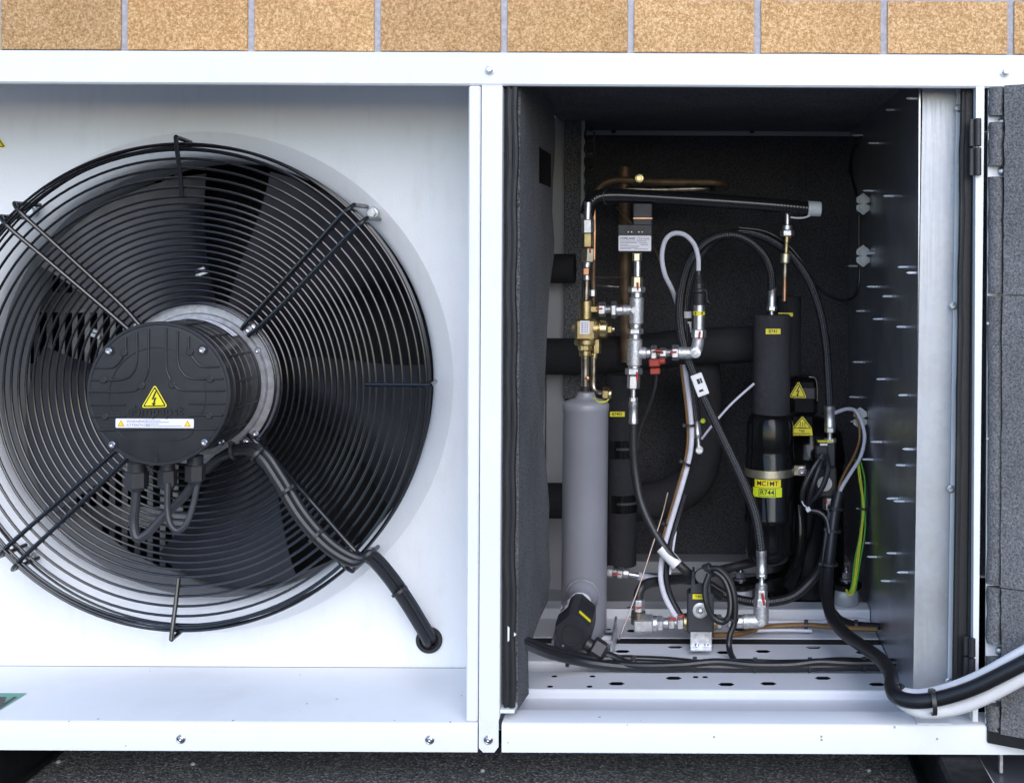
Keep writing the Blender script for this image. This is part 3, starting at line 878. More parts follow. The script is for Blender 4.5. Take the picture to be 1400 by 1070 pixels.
# supply cables of the fan, tied to the lower right spoke
fcb = thing('fan_supply_cable', 'pair of black cables from fan motor to rubber grommet in white panel', 'cable', P(587, 874, YP))
yy = 0.105
path = [(285, 640, .15), (305, 622, .135), (335, 613, .125), (358, 622, .118), (382, 656, .112), (412, 705, .105), (448, 745, .10), (484, 766, .102), (505, 760, .118), (530, 785, .135), (556, 822, .155), (578, 858, .178), (588, 876, .196), (589, 881, .23)]
cable('cable', [(x - 3.0, y + 2.5, d) for x, y, d in path], 6.6, 'cable_black', fcb)
cable('cable', [(x + 4.5, y - 3.0, d + .004) for x, y, d in path], 6.0, 'cable_black', fcb)
for px, py, y, an in ((319, 616, .132, 10), (352, 621, .12, -40), (392, 670, .108, -55), (432, 732, .104, -48), (503, 757, .115, -50), (546, 808, .148, -55)):
    ring_tie(fcb, px, py, y, 11.5, an, 4)

# ------------------------------------------------------------------ machine compartment: lining, floor, side panel, door
XW = 0.275
YBK = 0.787
ZCH = Z(-0.590)
ZCE = Z(0.229)
def yz_prism(name, pts, x0, x1, mat, parent):      # pts (y, z)
    M = Matrix(((0, 0, 1, 0), (1, 0, 0, 0), (0, 1, 0, 0), (0, 0, 0, 1)))
    b_ = B().prism(pts, x0, x1, M); b_.fix = True
    return b_.out(name, mat, parent, 30)
B().box((-0.271, YBK, Z(-.61)), (XW + 0.002, YBK + 0.02, ZT - 0.0135)).out('foam_back', 'dark_foam', cab)
B().box((-0.2465, 0.014, ZCE), (XW, YBK - 0.001, ZT - 0.0135)).out('foam_ceiling', 'wall_foam', cab)
# grey fixing bar along the top of the back wall with two screws
p0, p1 = P(797, 175, YBK - .012), P(1166, 184, YBK - .012)
B().box((p0.x, YBK - .012, p0.z - .0125), (p1.x + .02, YBK - .001, p0.z), None, .001).out('fixing_bar', 'lining_and_shade_grey', cab)
for px in (839, 1028):
    B().lathe(P(px, 179, YBK - .0125), AX, [(0, .005), (.002, .0045), (.003, .002)], 14).out('bar_screw', 'gloss_black', cab)
# foam on the divider with its wavy edge
edge = [(757, 150), (759, 190), (758, 222), (756, 250), (755, 290), (758, 330), (757, 352), (751, 395), (748, 450), (745, 520), (743, 590), (747, 640), (751, 690), (750, 735), (753, 790), (749, 822), (736, 850), (722, 890)]
XF = -0.2275
pts = []
for px, py in edge:
    q = PX(px, py, XF); pts.append((q.y, q.z))
pts[0] = (pts[0][0], ZCE - .001)
pts.append((0.12, Z(-.585)))
pts += [(0.022, Z(-.570)), (0.020, Z(0.2035)), (0.05, ZCE - .001)]
yz_prism('foam_side', pts, -0.2470, XF, 'wall_foam', cab)
q = PX(744, 232, XF)
B().box((XF - .01, q.y - .055, q.z - .022), (XF + .0012, q.y + .07, q.z + .028), None, .001).out('notch_shade_plate', 'gloss_black', cab)  # black plate painted in for the dark inside a notch of the foam
# inner lining seen past the foam edge: painted flanges and a second foam strip
def quad_prism(name, x0, x1, r0, r1, y, th, mat):   # camera-facing strip, px columns and rows
    a_, b2 = P(x0, (r0 + r1) / 2, y), P(x1, (r0 + r1) / 2, y)
    z1, z0 = P(x0, r0, y).z, P(x0, r1, y).z
    return B().box((a_.x, y, z0), (b2.x, y + th, z1), None, .0012).out(name, mat, cab)
quad_prism('lining_flange', 747, 773, 156, 822, 0.62, .003, 'lining_and_shade_grey')
quad_prism('foam_strip', 771, 796, 158, 545, 0.605, .02, 'wall_foam')
quad_prism('lining_flange', 794, 799.5, 165, 300, 0.60, .004, 'lining_and_shade_grey')
# black rubber gasket at the left of the opening
bb = B(); xg0, xg1 = xd + .0025, P(705, 560, 0.012).x
bb.box((xg0, 0.004, Z(-.560)), (xg1 - .002, 0.018, ZL - .001), None, .003)
n = 26
for k_, (xo, r_) in enumerate(((xg1 - .002, .0042), (xg0 + .004, .0028))):
    pts = [Vector((xo + .0009 * math.sin(i * 1.7) + .0006 * math.sin(i * .6), 0.006, Z(-.560) + (ZL - .001 - Z(-.560)) * i / n)) for i in range(n + 1)]
    bb.tube(smooth(pts, 3), r_, 8)
bb.out('door_gasket', 'rubber', cab)
B().box((xd + .0006, -.0003, Z(-.5655)), (xg1 + .002, .03, Z(-.5612))).out('gasket_foot', 'white_paint', cab)
B().add([P(694, 855, .003), P(706, 867, .003), P(694, 877, .003)], [(0, 1, 2)]).out('gasket_clip', 'cable_light', cab)

# floor: three punched channels
def channel(x0, x1, y0, y1, z, holes, small, name='base_channel'):
    root = bpy.data.objects.new(name, None); root.empty_display_size = .02; col.objects.link(root)
    hl = []
    for px, py in holes:
        q = PZ(px, py, z); wv, hv = .0115, .0062
        hl.append([q + Vector((a_ * wv, b2 * hv, 0)) for a_, b2 in ((-1, 0), (-.58, -1), (.58, -1), (1, 0), (.58, 1), (-.58, 1))])
    for px, py in small:
        q = PZ(px, py, z)
        hl.append([q + Vector((.0042 * math.cos(i * math.pi / 5), .0042 * math.sin(i * math.pi / 5), 0)) for i in range(10)])
    o = holed(name, [Vector((x0, y0 + .003, z)), Vector((x1, y0 + .003, z)), Vector((x1, y1, z)), Vector((x0, y1, z))], hl, 'inner_white_paint', cab)
    bpy.data.objects.remove(root)
    bb = B()
    pr = [(y0 + .003, z), (y0 + .001, z - .0008), (y0, z - .003), (y0, ZB + .007)]
    m_ = len(pr)
    bb.add([(x0, y, zz) for y, zz in pr] + [(x1, y, zz) for y, zz in pr], [[i, m_ + i, m_ + i + 1, i + 1] for i in range(m_ - 1)])
    bb.add([(x0, y1, z), (x1, y1, z), (x1, y1, z - .004), (x0, y1, z - .004)], [(0, 1, 2, 3)])
    bb.out('channel_web', 'inner_white_paint', o, 60)
    return o
h1 = [(843, 934), (921, 926.5), (993, 935), (1050.6, 934), (1125, 926.5), (1199, 935)]
h2 = [(851, 890), (923, 884), (990, 891.5), (1043, 890), (1112, 884.5), (1180, 891.5)]
s1 = [(758, 924), (810, 924), (752, 938), (806, 938), (951, 925), (964, 925)]
XB0 = -0.2715
def yat(py, z): return PZ(960, py, z).y
c1 = channel(XB0, XW - .001, yat(943, ZCH), yat(919, ZCH), ZCH, h1, s1)
B().box((XB0, .0445, Z(-.604)), (XW - .001, yat(943, ZCH) - .0005, Z(-.602))).out('front_trough', 'inner_white_paint', cab)
c2 = channel(XB0, XW - .001, yat(905, ZCH), yat(880, ZCH), ZCH, h2, [])
h3 = [(866, 845), (975, 842), (838, 822), (862, 806), (832, 844)]
ya, yb, yc2, yd = yat(872, ZCH), yat(846, ZCH), yat(818, ZCH), yat(790, ZCH)
B().box((XB0, yat(880, ZCH) + .0008, ZB + .007), (XW - .001, ya - .0008, ZCH - .0008)).out('gap_shade_strip', 'rubber', cab)  # black strip added for the darkness of the open gap between channels
c3 = channel(XB0, XW - .001, ya, yb, ZCH, [(866, 862), (1010, 860), (1150, 861)], [(832, 860)])
z4 = ZCH + .016
c4 = channel(XB0, XW - .001, yb + .001, yat(822, z4), z4, [(866, 830), (868, 843)], [])
B().box((XB0, yat(822, z4) + .001, ZB + .007), (XW - .001, YBK - .001, z4 - .01)).out('floor_sheet', 'lining_and_shade_grey', cab)  # same paint as the channels, greyed to put the shade into the colour
z5 = z4 + .012
B().box((XB0, YBK - .06, z4 - .009), (XW - .001, YBK - .0015, z5), None, .001).out('rear_sill', 'lining_and_shade_grey', cab)  # shadow at the back is put into this grey colour

# galvanised side panel with the screw tips of the neighbouring bay poking through
sp = B().box((XW, 0.052, ZB + .008), (XW + .002, YBK - .002, ZT - .014)).out('side_panel', 'galvanised_wall', cab)
tips = [(1247, 135), (1215, 150), (1194, 196), (1171.5, 185), (1214, 268), (1234, 365), (1245, 373), (1166, 364), (1193, 392), (1212, 405), (1174, 425), (1199, 436),
        (1231, 447), (1172, 495), (1203, 518), (1233, 540), (1167, 543), (1169, 576), (1198, 604), (1241, 614), (1186, 628), (1230, 636), (1220, 681), (1229, 685), (1176, 695),
        (1181, 742), (1218, 756), (1191, 761), (1234, 782), (1210, 794), (1187, 261), (1188, 346)]
rnd = random.Random(2)
for px, py in tips:
    q = PX(px + 8, py, XW); L = 15 * K(q.y) * rnd.uniform(.8, 1.1)
    pr = []
    nth = 7
    for i in range(nth): pr += [(L * .8 * (i + .1) / nth, .0013), (L * .8 * (i + .5) / nth, .0019)]
    pr += [(L * .82, .0013), (L, .0003)]
    B().lathe(q, (-1, 0, rnd.uniform(-.03, .03)), pr, 8).out('screw_tip', 'tip_zinc', sp)
# front flange of the side panel, painted strip, gasket, right post (all a hair out of plumb)
def lean(name, top, bot, y0, y1, mat, bev=.001, r0=120, r1=972):
    """upright bar between two picture columns at the top and at the foot"""
    a_, b2 = P(top[0], r0, y0), P(top[1], r0, y0); c_, d_ = P(bot[0], r1, y0), P(bot[1], r1, y0)
    z1, z0 = ZL + .006, min(c_.z, d_.z)
    vs = []
    for y in (y0, y1):
        vs += [(c_.x, y, z0), (d_.x, y, z0), (b2.x, y, z1), (a_.x, y, z1)]
    b_ = B().add(vs, [(0, 1, 2, 3), (7, 6, 5, 4), (0, 4, 5, 1), (1, 5, 6, 2), (2, 6, 7, 3), (3, 7, 4, 0)]); b_.fix = True
    return b_.out(name, mat, cab, 20)
lean('side_flange', (1263, 1319), (1250, 1302), 0.050, 0.0515, 'galvanised', r1=944)
lean('flange_fold', (1261.5, 1266), (1248.5, 1253), 0.0480, 0.0498, 'galvanised', r1=944)
lean('seal_strip', (1308, 1326), (1296, 1316), 0.042, 0.0455, 'white_paint', r1=938)
lean('door_seal', (1316, 1339), (1304, 1330), 0.018, 0.030, 'rubber', r1=938)
bb = B(); pts = []; wk = 0.0
for i in range(31):
    f_ = i / 30
    wk = rnd.uniform(-1.6, 1.6) if i % 3 == 0 else wk * .4
    pts.append(P(1318 - 11 * f_ + wk, 124 + 812 * f_, 0.022))
bb.tube(smooth(pts, 3), .0048, 8)
bb.tube([P(1333 - 9 * i / 12, 124 + 812 * i / 12, .017) for i in range(13)], .0030, 8)
bb.out('seal_lip', 'rubber', cab)
lean('post', (1334.5, 1346), (1330, 1337), 0.0006, 0.018, 'white_paint', r1=986)
for px, py in ((1310, 148), (1303, 418), (1300, 668), (1297, 931)):
    p = P(px, py, .0415)
    B().lathe(p, AX, [(0, .0048), (.0014, .0048), (.0024, .0034), (.0024, .0018), (.001, .0016)], 16).out('strip_screw', 'zinc', cab)
for r0, r1, px in ((162, 240, 1337), (872, 925, 1329)):
    bb = B(); m_ = (r0 + r1) / 2
    for a_, b2 in ((r0, m_ - 1), (m_ + 1, r1)):
        q0, q1 = P(px, a_, -.003), P(px, b2, -.003)
        bb.cyl(q1, q0, .0042, 14, bev=.0008); bb.box((q1.x - .009, .0005, q1.z), (q1.x - .003, .006, q0.z), None, .0008)
    bb.out('hinge', 'black_plastic', cab)
B().box((P(1254, 978, 0).x, -0.0004, Z(-.5768)), (P(1300, 978, 0).x, .04, Z(-.5755))).out('sill_step', 'white_paint', cab)

# the open door, swung out to the right: foam-lined inner face towards the camera
ang = math.radians(27)
dd = Vector((math.cos(ang), -math.sin(ang), 0)); dn_ = Vector((-math.sin(ang), -math.cos(ang), 0))
HX = P(1345.5, 560, 0)
org = Vector((HX.x, -0.004, 0))
DM = Matrix(((dd.x, 0, dn_.x, org.x), (dd.y, 0, dn_.y, org.y), (0, 1, 0, 0), (0, 0, 0, 1)))   # local: along door, up, out of the lined face
def DZ(py, px=1372):              # picture row on the lined face -> height
    u, v = _un(px, py)
    # ray / plane through org along dd
    dirv = Vector((u / FP, 1.0, -v / FP)); cpos = Vector((0, -D, ZC)); nn = dn_
    t_ = (org - cpos).dot(nn) / dirv.dot(nn)
    q = cpos + dirv * t_
    return q.z
def dl(py): return DZ(py)
door = B().box((0, DZ(1020), -0.030), (0.60, DZ(113), -0.024), DM, .002).out('door', 'white_paint', cab)
zt_, zb_ = DZ(115), DZ(1018)
B().box((-.001, zb_ - .004, -0.0235), (.0025, zt_ + .003, -0.0205), DM).out('door_return', 'white_paint', door)
B().box((.003, zb_ - .003, -0.0235), (.60, zb_ + .0195, -0.003), DM, .002).out('door_bottom_seal', 'rubber', door)
def foam_slab(y0, y1, x0=.012, th=.0, wob=0):
    z0, z1 = DZ(y1), DZ(y0)
    n = 14; rr = random.Random(int(y0))
    pl = [(x0 + rr.uniform(-.0006, .0012), z0 + (z1 - z0) * i / n) for i in range(n + 1)] + [(.595, z1), (.595, z0)]
    b_ = B().prism(pl, -.0225, th, DM)
    m_ = len(pl)
    return b_.out('foam_slab', 'door_foam', door, 30)
foam_slab(117, 402.5, .022); foam_slab(404, 803, .0205); foam_slab(804.5, 1004, .021)
# folded foam lip beside the hinge
for y0, y1 in ((118, 157), (166, 226), (241, 401), (405, 802), (806, 884), (903, 950), (968, 1003)):
    b_ = B(); z0, z1 = DZ(y1), DZ(y0); n = 8; rr = random.Random(y0)
    prof = [(.0008, -.022), (.0008, -.008), (.005, -.003), (.013, -.0015), (.018, -.0035), (.0195, -.009), (.0195, -.022)]
    vs = []; m_ = len(prof)
    for i in range(n + 1):
        j = rr.uniform(-.0012, .0012)
        for x_, t_ in prof: vs.append((x_ + j, z0 + (z1 - z0) * i / n, t_ + j * .5))
    fs = [[i * m_ + k, i * m_ + (k + 1) % m_, (i + 1) * m_ + (k + 1) % m_, (i + 1) * m_ + k] for i in range(n) for k in range(m_)]
    fs += [list(range(m_))[::-1], [n * m_ + k for k in range(m_)]]
    b_.add(vs, fs, 0, DM); b_.fix = True
    b_.out('foam_lip', 'door_foam', door, 60)
for py, px in ((165.5, 1360), (233.5, 1359), (893, 1352), (959, 1351)):
    z_ = DZ(py, px); b_ = B()
    b_.box((.002, z_ - .0095, -.0225), (.021, z_ + .0095, -.019), DM, .001)
    b_.out('hinge_leaf', 'white_paint', door)
    c_ = DM @ Vector((.0145, z_, -.0188))
    B().lathe(c_, dn_, [(0, .0062), (.003, .0058), (.0052, .004), (.006, .0015)], 16).out('hinge_screw', 'zinc', door)
for py in (442, 600):
    c_ = DM @ Vector((.002, DZ(py, 1347), -.006))
    B().lathe(c_, dn_, [(0, .002), (.002, .0016)], 10).out('rivet', 'zinc', door)

# ------------------------------------------------------------------ machinery
# --- liquid receiver
YR = 0.355
kr = K(YR)
rec = thing('liquid_receiver', 'grey painted upright receiver cylinder in front of the insulated pipes', 'receiver', P(799, 876, YR))
a0, a1 = P(798, 874, YR), P(801, 537, YR)
L = (a1 - a0).length
up = (a1 - a0)
def rh(py): return (874 - py) / (874 - 537) * L
R_ = 31.0 * kr
B().lathe(a0, up, [(0, R_ * .55), (rh(871), R_ * .8), (rh(866), R_ * .95), (rh(858), R_), (rh(562), R_), (rh(560), R_ * 1.03), (rh(553), R_ * 1.035), (rh(549), R_ * .97), (rh(546), R_ * .75), (rh(544), R_ * .48), (rh(540), R_ * .40), (rh(536), R_ * .38)], 64).out('shell', 'grey_paint', rec, 50)
ps = a0 + up.normalized() * rh(811) + Vector((0, -R_ * .96, 0))
sd = (P(781, 864, .215) - P(797, 814, .318))
sa = P(797, 813, .322)
sdn = sd.normalized()
B().lathe(sa, sdn, [(0, .0245), (.006, .024), (.011, .020), (.018, .0175), (.024, .0175)], 36).out('sensor_boss', 'grey_paint', rec, 40)
rw = random.Random(8)
pts = [sa + sdn * (.001 + rw.uniform(-.0006, .0006)) + (x2 * math.cos(i * math.pi / 20) + y2 * math.sin(i * math.pi / 20)) * (.0245 + rw.uniform(-.0005, .0005)) for i in range(40) for x2, y2 in [basis(sdn)[:2]]]
B().tube(pts, [.0016 + rw.uniform(-.0004, .0005) for _ in pts], 8, closed=True).out('weld_bead', 'grey_paint', rec)
def bracket(front_px, back_px, side):
    f0 = P(front_px, 884, .268); zb = ZCH + .0012; x_ = f0.x
    pts = [(.268, zb), (.268, zb + .020), (.275, zb + .026), (.36, zb + .036), (.362, zb)]
    yz_prism('bracket_cheek', pts, x_, x_ + .0035, 'zinc', rec)
bracket(753.5, 768, -1); bracket(834.5, 846, 1)
fx0, fx1 = P(753.5, 884, .268).x, P(834.5, 884, .268).x
B().box((fx0 + .0036, .266, ZCH + .0012), (fx1 - .0003, .345, ZCH + .0042), None, .0008).out('bracket_foot', 'zinc', rec)
B().box((fx0 + .0036, .346, ZCH + .0012), (fx1 - .0003, .362, ZCH + .012), None, .0008).out('bracket_bridge', 'zinc', rec)
# --- level sensor screwed into the receiver
sen = thing('level_sensor', 'black optical level sensor with yellow strip screwed into grey receiver', 'sensor', P(783, 880, .23))
x_, y_, z_ = basis(sdn)
lx = Vector((1, 0, 0)); lx = (lx - sdn * lx.dot(sdn)).normalized(); ly = sdn.cross(lx); ly = ly if ly.z > 0 else -ly
if lx.cross(ly).dot(sdn) < 0: pass
SM = Matrix(((lx.x, ly.x, sdn.x, sa.x), (lx.y, ly.y, sdn.y, sa.y), (lx.z, ly.z, sdn.z, sa.z), (0, 0, 0, 1)))
B().lathe(sa + sdn * .024, sdn, [(0, .0165), (.008, .0165)], 28).out('thread_neck', 'cable_light', sen)
def shield(k): return [(q[0] * k, q[1] * k) for q in [(-.0255, .006), (-.005, .0255), (.005, .0255), (.0255, .006), (.0255, -.012)] + [(.0255 * math.cos(math.radians(a)), -.012 + .0245 * math.sin(math.radians(a))) for a in range(-10, -181, -17)]]
n_ = len(shield(1))
vs = []; fs = []
for k_, t_ in ((.86, .030), (.97, .036), (1.0, .05), (1.0, .086), (.97, .092), (.90, .0955)):
    vs += [(q[0], q[1] - .004, t_) for q in shield(k_)]
for j in range(5):
    fs += [[j * n_ + i, j * n_ + (i + 1) % n_, (j + 1) * n_ + (i + 1) % n_, (j + 1) * n_ + i] for i in range(n_)]
fs += [list(range(n_))[::-1], [5 * n_ + i for i in range(n_)]]
b_ = B().add(vs, fs, 0, SM); b_.fix = True
b_.out('housing', 'black_plastic', sen, 28)
B().lathe(SM @ Vector((0, -.012, .0954)), sdn, [(0, .0165), (.0012, .0163), (.0012, .0150), (.0004, .0146)], 32, cap0=False).out('cap_disc', 'black_plastic', sen)
B().lathe(SM @ Vector((-.014, -.028, .0952)), sdn, [(0, .0020), (.001, .0017)], 12).out('screw', 'bolt_steel', sen)
YM = SM @ Matrix.Translation((.0142, .0119, .0805)) @ Matrix.Rotation(math.radians(-41), 4, 'Z') @ Matrix.Rotation(math.radians(-70), 4, 'X')
pth = [(.0080, .02265 - .004), (.0235, .0079 - .004)]
b_ = B()
for i in range(1):
    q0, q1 = pth[i], pth[i + 1]
    b_.add([(q0[0] * 1.02, q0[1] * 1.02, .0795), (q1[0] * 1.02, q1[1] * 1.02, .0795), (q1[0] * 1.02, q1[1] * 1.02, .0865), (q0[0] * 1.02, q0[1] * 1.02, .0865)], [(0, 1, 2, 3)], 0, SM)
b_.out('yellow_strip', 'yellow_sticker', sen)
LBM = SM @ Matrix.Translation((-.0138, .0175, .068)) @ Matrix.Rotation(math.radians(42), 4, 'Z') @ Matrix.Rotation(math.radians(-90), 4, 'X')
lb = B().poly([(-.009, -.015), (.009, -.015), (.009, .012), (-.009, .012)], 0, LBM @ Matrix.Translation((0, 0, .0022)))
for q in ((-.006, -.012, .002, -.006), (-.004, -.003, .006, .001), (-.006, .004, .004, .009)):
    lb.poly([(q[0], q[1]), (q[2], q[1]), (q[2], q[3]), (q[0], q[3])], 1, LBM @ Matrix.Translation((0, 0, .0026)))
lb.out('print_label', ['white_sticker', 'ink'], sen, smooth=False)
g0, g1 = P(800, 878, .235), P(824, 893, .235)
gd = (g1 - g0)
bb = B().cyl(g0, g0 + gd * .35, .0095, 18, bev=.001); bb.hexa(g0 + gd * .35, g1, .0165); bb.lathe(g1, gd, [(0, .013), (.004, .010)], 18)
bb.out('cable_gland', 'black_plastic', sen)
cable('sensor_cable', [(822, 892, .235), (840, 898, .232), (858, 906, .226), (880, 911, .224), (905, 910, .222)], 5.0, 'cable_black', sen)

# --- brass ball valve over the receiver, with its pipes
YV = 0.37
bv = thing('brass_ball_valve', 'brass ball valve with steel pipe standing on top of grey receiver', 'valve', P(801, 537, YV))
chain(bv, [('pipe', 'cyl', 803, 302, 804, 276, YV, 5, 'steel'), ('hex_nut', 'hex', 804, 319, 804, 300, YV, 7.4, 'zinc'), ('adapter', 'hex', 804, 338, 804, 319, YV, 7, 'brass'),
           ('square_union', 'hex', 803, 358, 804, 339, YV, 7.6, 'pale_brass'), ('taper', 'cyl', 802, 366, 803, 358, YV, 5, 'steel'), ('olive', 'hex', 802, 376, 802, 366, YV, 5.6, 'copper'),
           ('sleeve', 'cyl', 802, 383, 802, 376, YV, 4.6, 'steel'), ('pipe', 'cyl', 801, 412, 802, 383, YV, 3.9, 'tarnished_steel'), ('valve_neck', 'cyl', 801, 437, 801, 410, YV, 8.6, 'brass'),
           ('plug_nut', 'hex', 782, 449, 791, 449, YV, 4.4, 'brass'), ('valve_flange', 'cyl', 800, 472, 800, 463, YV, 13.5, 'brass'), ('hex_nut', 'hex', 800, 479, 800, 471, YV, 8.3, 'bright_brass'),
           ('collar', 'cyl', 800, 487, 800, 479, YV, 7.6, 'brass'), ('pipe', 'cyl', 800, 533, 800, 486, YV, 5.0, 'tarnished_steel'), ('pipe_collar', 'cyl', 800, 538, 800, 528, YV, 6.2, 'rubber')])
b_ = B().box((-15 * K(YV), -15.5 * K(YV), -.014), (14.5 * K(YV), 15 * K(YV), .0128), FR(802, 450, YV), .004); b_.out('valve_body', 'brass', bv)
lm = FR(799.5, 447.5, YV - .0133); k_ = K(YV)
b_ = B().poly([(-6.5 * k_, -9 * k_), (6.5 * k_, -9 * k_), (6.5 * k_, 9 * k_), (-6.5 * k_, 9 * k_)], 0, lm)
for i, xx in enumerate((-3.6, -1, 1.4, 3.8)):
    for j in range(5):
        yv = -7 + j * 3
        b_.poly([((xx - .7) * k_, (yv) * k_), ((xx + .7) * k_, yv * k_), ((xx + .7) * k_, (yv + 1.9) * k_), ((xx - .7) * k_, (yv + 1.9) * k_)], 1 if i in (0,) else 2, lm, .0002)
b_.out('print_label', ['white_sticker', 'ink', 'grey_ink'], bv, smooth=False)
chain(bv, [('bonnet', 'cyl', 810, 450, 820, 450, YV, 11, 'brass'), ('bonnet_cap', 'cyl', 819, 450, 831, 450, YV, 12, 'bright_brass'), ('hex_nut', 'hex', 831, 450, 837, 450, YV, 6.4, 'brass'), ('stem', 'cyl', 837, 450, 840.5, 450, YV, 3.2, 'bright_brass'),
           ('red_seal', 'cyl', 816, 451, 827, 449.5, YV - .0125, 1.4, 'red_mark'), ('red_seal', 'cyl', 806.5, 317, 807, 328, YV - .006, 1.5, 'red_mark'), ('red_seal', 'cyl', 806, 337, 806.5, 346, YV - .007, 1.5, 'red_mark')])
chain(bv, [('branch_stub', 'hex', 806, 422.5, 818, 422.5, YV, 5.4, 'brass'), ('hex_nut', 'hex', 818.5, 423, 828, 423, YV, 8.6, 'zinc'), ('thread', 'thr', 828, 423, 836, 423, YV, 5.6, 'steel'), ('hex_nut', 'hex', 836, 423.5, 843, 423.5, YV, 10, 'zinc'), ('collar', 'cyl', 843, 424, 852, 424, YV, 7.2, 'steel'),
           ('red_seal', 'cyl', 815, 422, 824, 422, YV - .009, 1.5, 'red_mark')])
cable('bypass_pipe', [(812, 275, .385), (812.5, 320, .385), (812, 355, .385)], 3.0, 'copper', bv)
cable('bypass_pipe', [(812, 352, .385), (811, 380, .385), (811.5, 395, .385), (811, 420, .385)], 3.0, 'old_copper', bv)
chain(bv, [('small_union', 'hex', 811, 405, 811, 396, .38, 3.6, 'steel'), ('small_elbow', 'hex', 816, 483, 816, 463, .375, 5.5, 'brass'), ('small_collar', 'cyl', 812, 490, 813, 482, .375, 4.3, 'bright_brass')])
cable('drain_pipe', [(811.5, 488, .375), (811, 510, .375), (811, 528, .375), (816, 536, .372), (826, 538, .37)], 4.0, 'tarnished_steel', bv)
chain(bv, [('service_cap', 'hex', 824, 538, 833, 538.5, .365, 8, 'brass'), ('cap_end', 'cyl', 832, 538.5, 836.5, 539, .355, 6.5, 'bright_brass')])
B().lathe(P(803, 517, YV - .0045), AX, [(0, .0042), (.0022, .003), (.0026, .001)], 12).out('solder_spot', 'copper', bv)
cable('yellow_ring', [(812, 544, .345), (818, 549, .335), (826, 549.5, .335), (832, 546, .34)], 1.0, 'wire_yellow', bv)

# --- steel tee manifold
YT = 0.37
kt = K(YT)
tm = thing('tee_manifold', 'zinc plated pipe tees stacked beside brass ball valve', 'pipe fitting', P(868, 580, YT))
chain(tm, [('hex_nut', 'hex', 871, 357, 871, 346, YT, 5.6, 'pale_brass'), ('pipe', 'cyl', 871.5, 379, 871.5, 356, YT, 4.4, 'steel'), ('hex_nut', 'hex', 871, 393, 871.5, 378, YT, 6.6, 'pale_brass'), ('hex_nut', 'hex', 870.5, 400, 870.5, 392, YT, 10, 'zinc'), ('collar', 'cyl', 870.5, 408, 870.5, 399, YT, 7, 'steel'),
           ('tee_body', 'cyl', 869.5, 443, 870.5, 406, YT, 9, 'forged_zinc'), ('tee_arm', 'cyl', 851, 424, 868, 424, YT, 6.6, 'forged_zinc'), ('collar', 'cyl', 869, 449, 869, 442, YT, 7, 'steel'), ('hex_nut', 'hex', 868.5, 456.5, 868.5, 449, YT, 9.4, 'zinc'), ('collar', 'cyl', 868, 464, 868, 456, YT, 7, 'steel'),
           ('tee_body', 'cyl', 867, 500, 868, 463, YT, 9.4, 'forged_zinc'), ('tee_arm', 'cyl', 868, 482.5, 884, 482.5, YT, 7.4, 'forged_zinc'), ('collar', 'cyl', 884, 482.5, 890, 482.5, YT, 6.6, 'steel'), ('hex_nut', 'hex', 890, 483, 898, 483, YT, 9.4, 'zinc'), ('thread', 'thr', 898, 482.5, 903, 482.5, YT, 5.5, 'steel'), ('hex_nut', 'hex', 902, 482.5, 911, 482.5, YT, 6, 'zinc'), ('thread', 'thr', 910, 482, 919, 482, YT, 5, 'steel'), ('hex_nut', 'hex', 918.5, 482, 928, 482, YT, 9, 'zinc'),
           ('collar', 'cyl', 867, 503, 867, 499, YT, 7.4, 'steel'), ('hex_nut', 'hex', 866.5, 512, 866.5, 503, YT, 10, 'zinc'), ('hex_nut', 'hex', 866, 531, 866.5, 513, YT, 7.4, 'steel'), ('pipe', 'cyl', 866, 545, 866, 531, YT, 3.2, 'steel')])
dm = FR(866.5, 424, YT - 9.1 * kt, 45)
B().box((-4 * kt, -4 * kt, -.001), (4 * kt, 4 * kt, .0012), dm, .0004).box((-2 * kt, -.4 * kt, .001), (2 * kt, .4 * kt, .0018), dm).out('forging_mark', 'forged_zinc', tm)
for px, py, px1, py1 in ((871.5, 386, 872, 397), (896, 481, 907, 482), (916, 482, 925, 481), (870.5, 508, 871.5, 521)):
    chain(tm, [('red_seal', 'cyl', px, py, px1, py1, YT - .0105, 1.5, 'red_mark')])
# elbow up to the transducer
el = smooth(PP([(926, 482, YT), (943, 482.5, YT), (951, 479, YT), (954, 470, YT), (955, 462, YT)]), 6)
B().tube(el, 8.2 * kt, 18).out('elbow', 'forged_zinc', tm)
B().lathe(P(951, 482, YT - 7.5 * kt), AX, [(0, 7.5 * kt), (.003, 7 * kt), (.0036, 3 * kt), (.0048, 2.8 * kt)], 24).out('elbow_boss', 'forged_zinc', tm)

# --- pressure transducer
tr_ = thing('pressure_transducer', 'steel pressure transducer with yellow band and white looped cable', 'sensor', P(955, 463, YT))
chain(tr_, [('hex_nut', 'hex', 955, 462, 955.5, 450, YT, 8.6, 'zinc'), ('steel_body', 'cyl', 955.5, 451, 956, 416, YT, 7.0, 'steel'), ('yellow_band', 'cyl', 955.5, 431.5, 955.5, 425, YT, 7.7, 'yellow_sticker'), ('connector', 'cyl', 956, 418, 956, 400, YT, 7.0, 'black_plastic'), ('connector_ring', 'cyl', 956, 400, 955.5, 394, YT, 8.0, 'black_plastic'),
           ('red_seal', 'cyl', 955.5, 463, 957, 453, YT - .0095, 1.5, 'red_mark')])
q0 = P(955.5, 395, YT); q1 = P(955, 370, YT); L = (q1 - q0).length
B().lathe(q0, q1 - q0, [(0, 6.5 * kt), (L * .3, 6 * kt), (L * .34, 5 * kt), (L * .5, 5.4 * kt), (L * .54, 4.4 * kt), (L * .72, 4.9 * kt), (L * .76, 4 * kt), (L, 3.8 * kt)], 20).out('strain_relief', 'black_plastic', tr_)
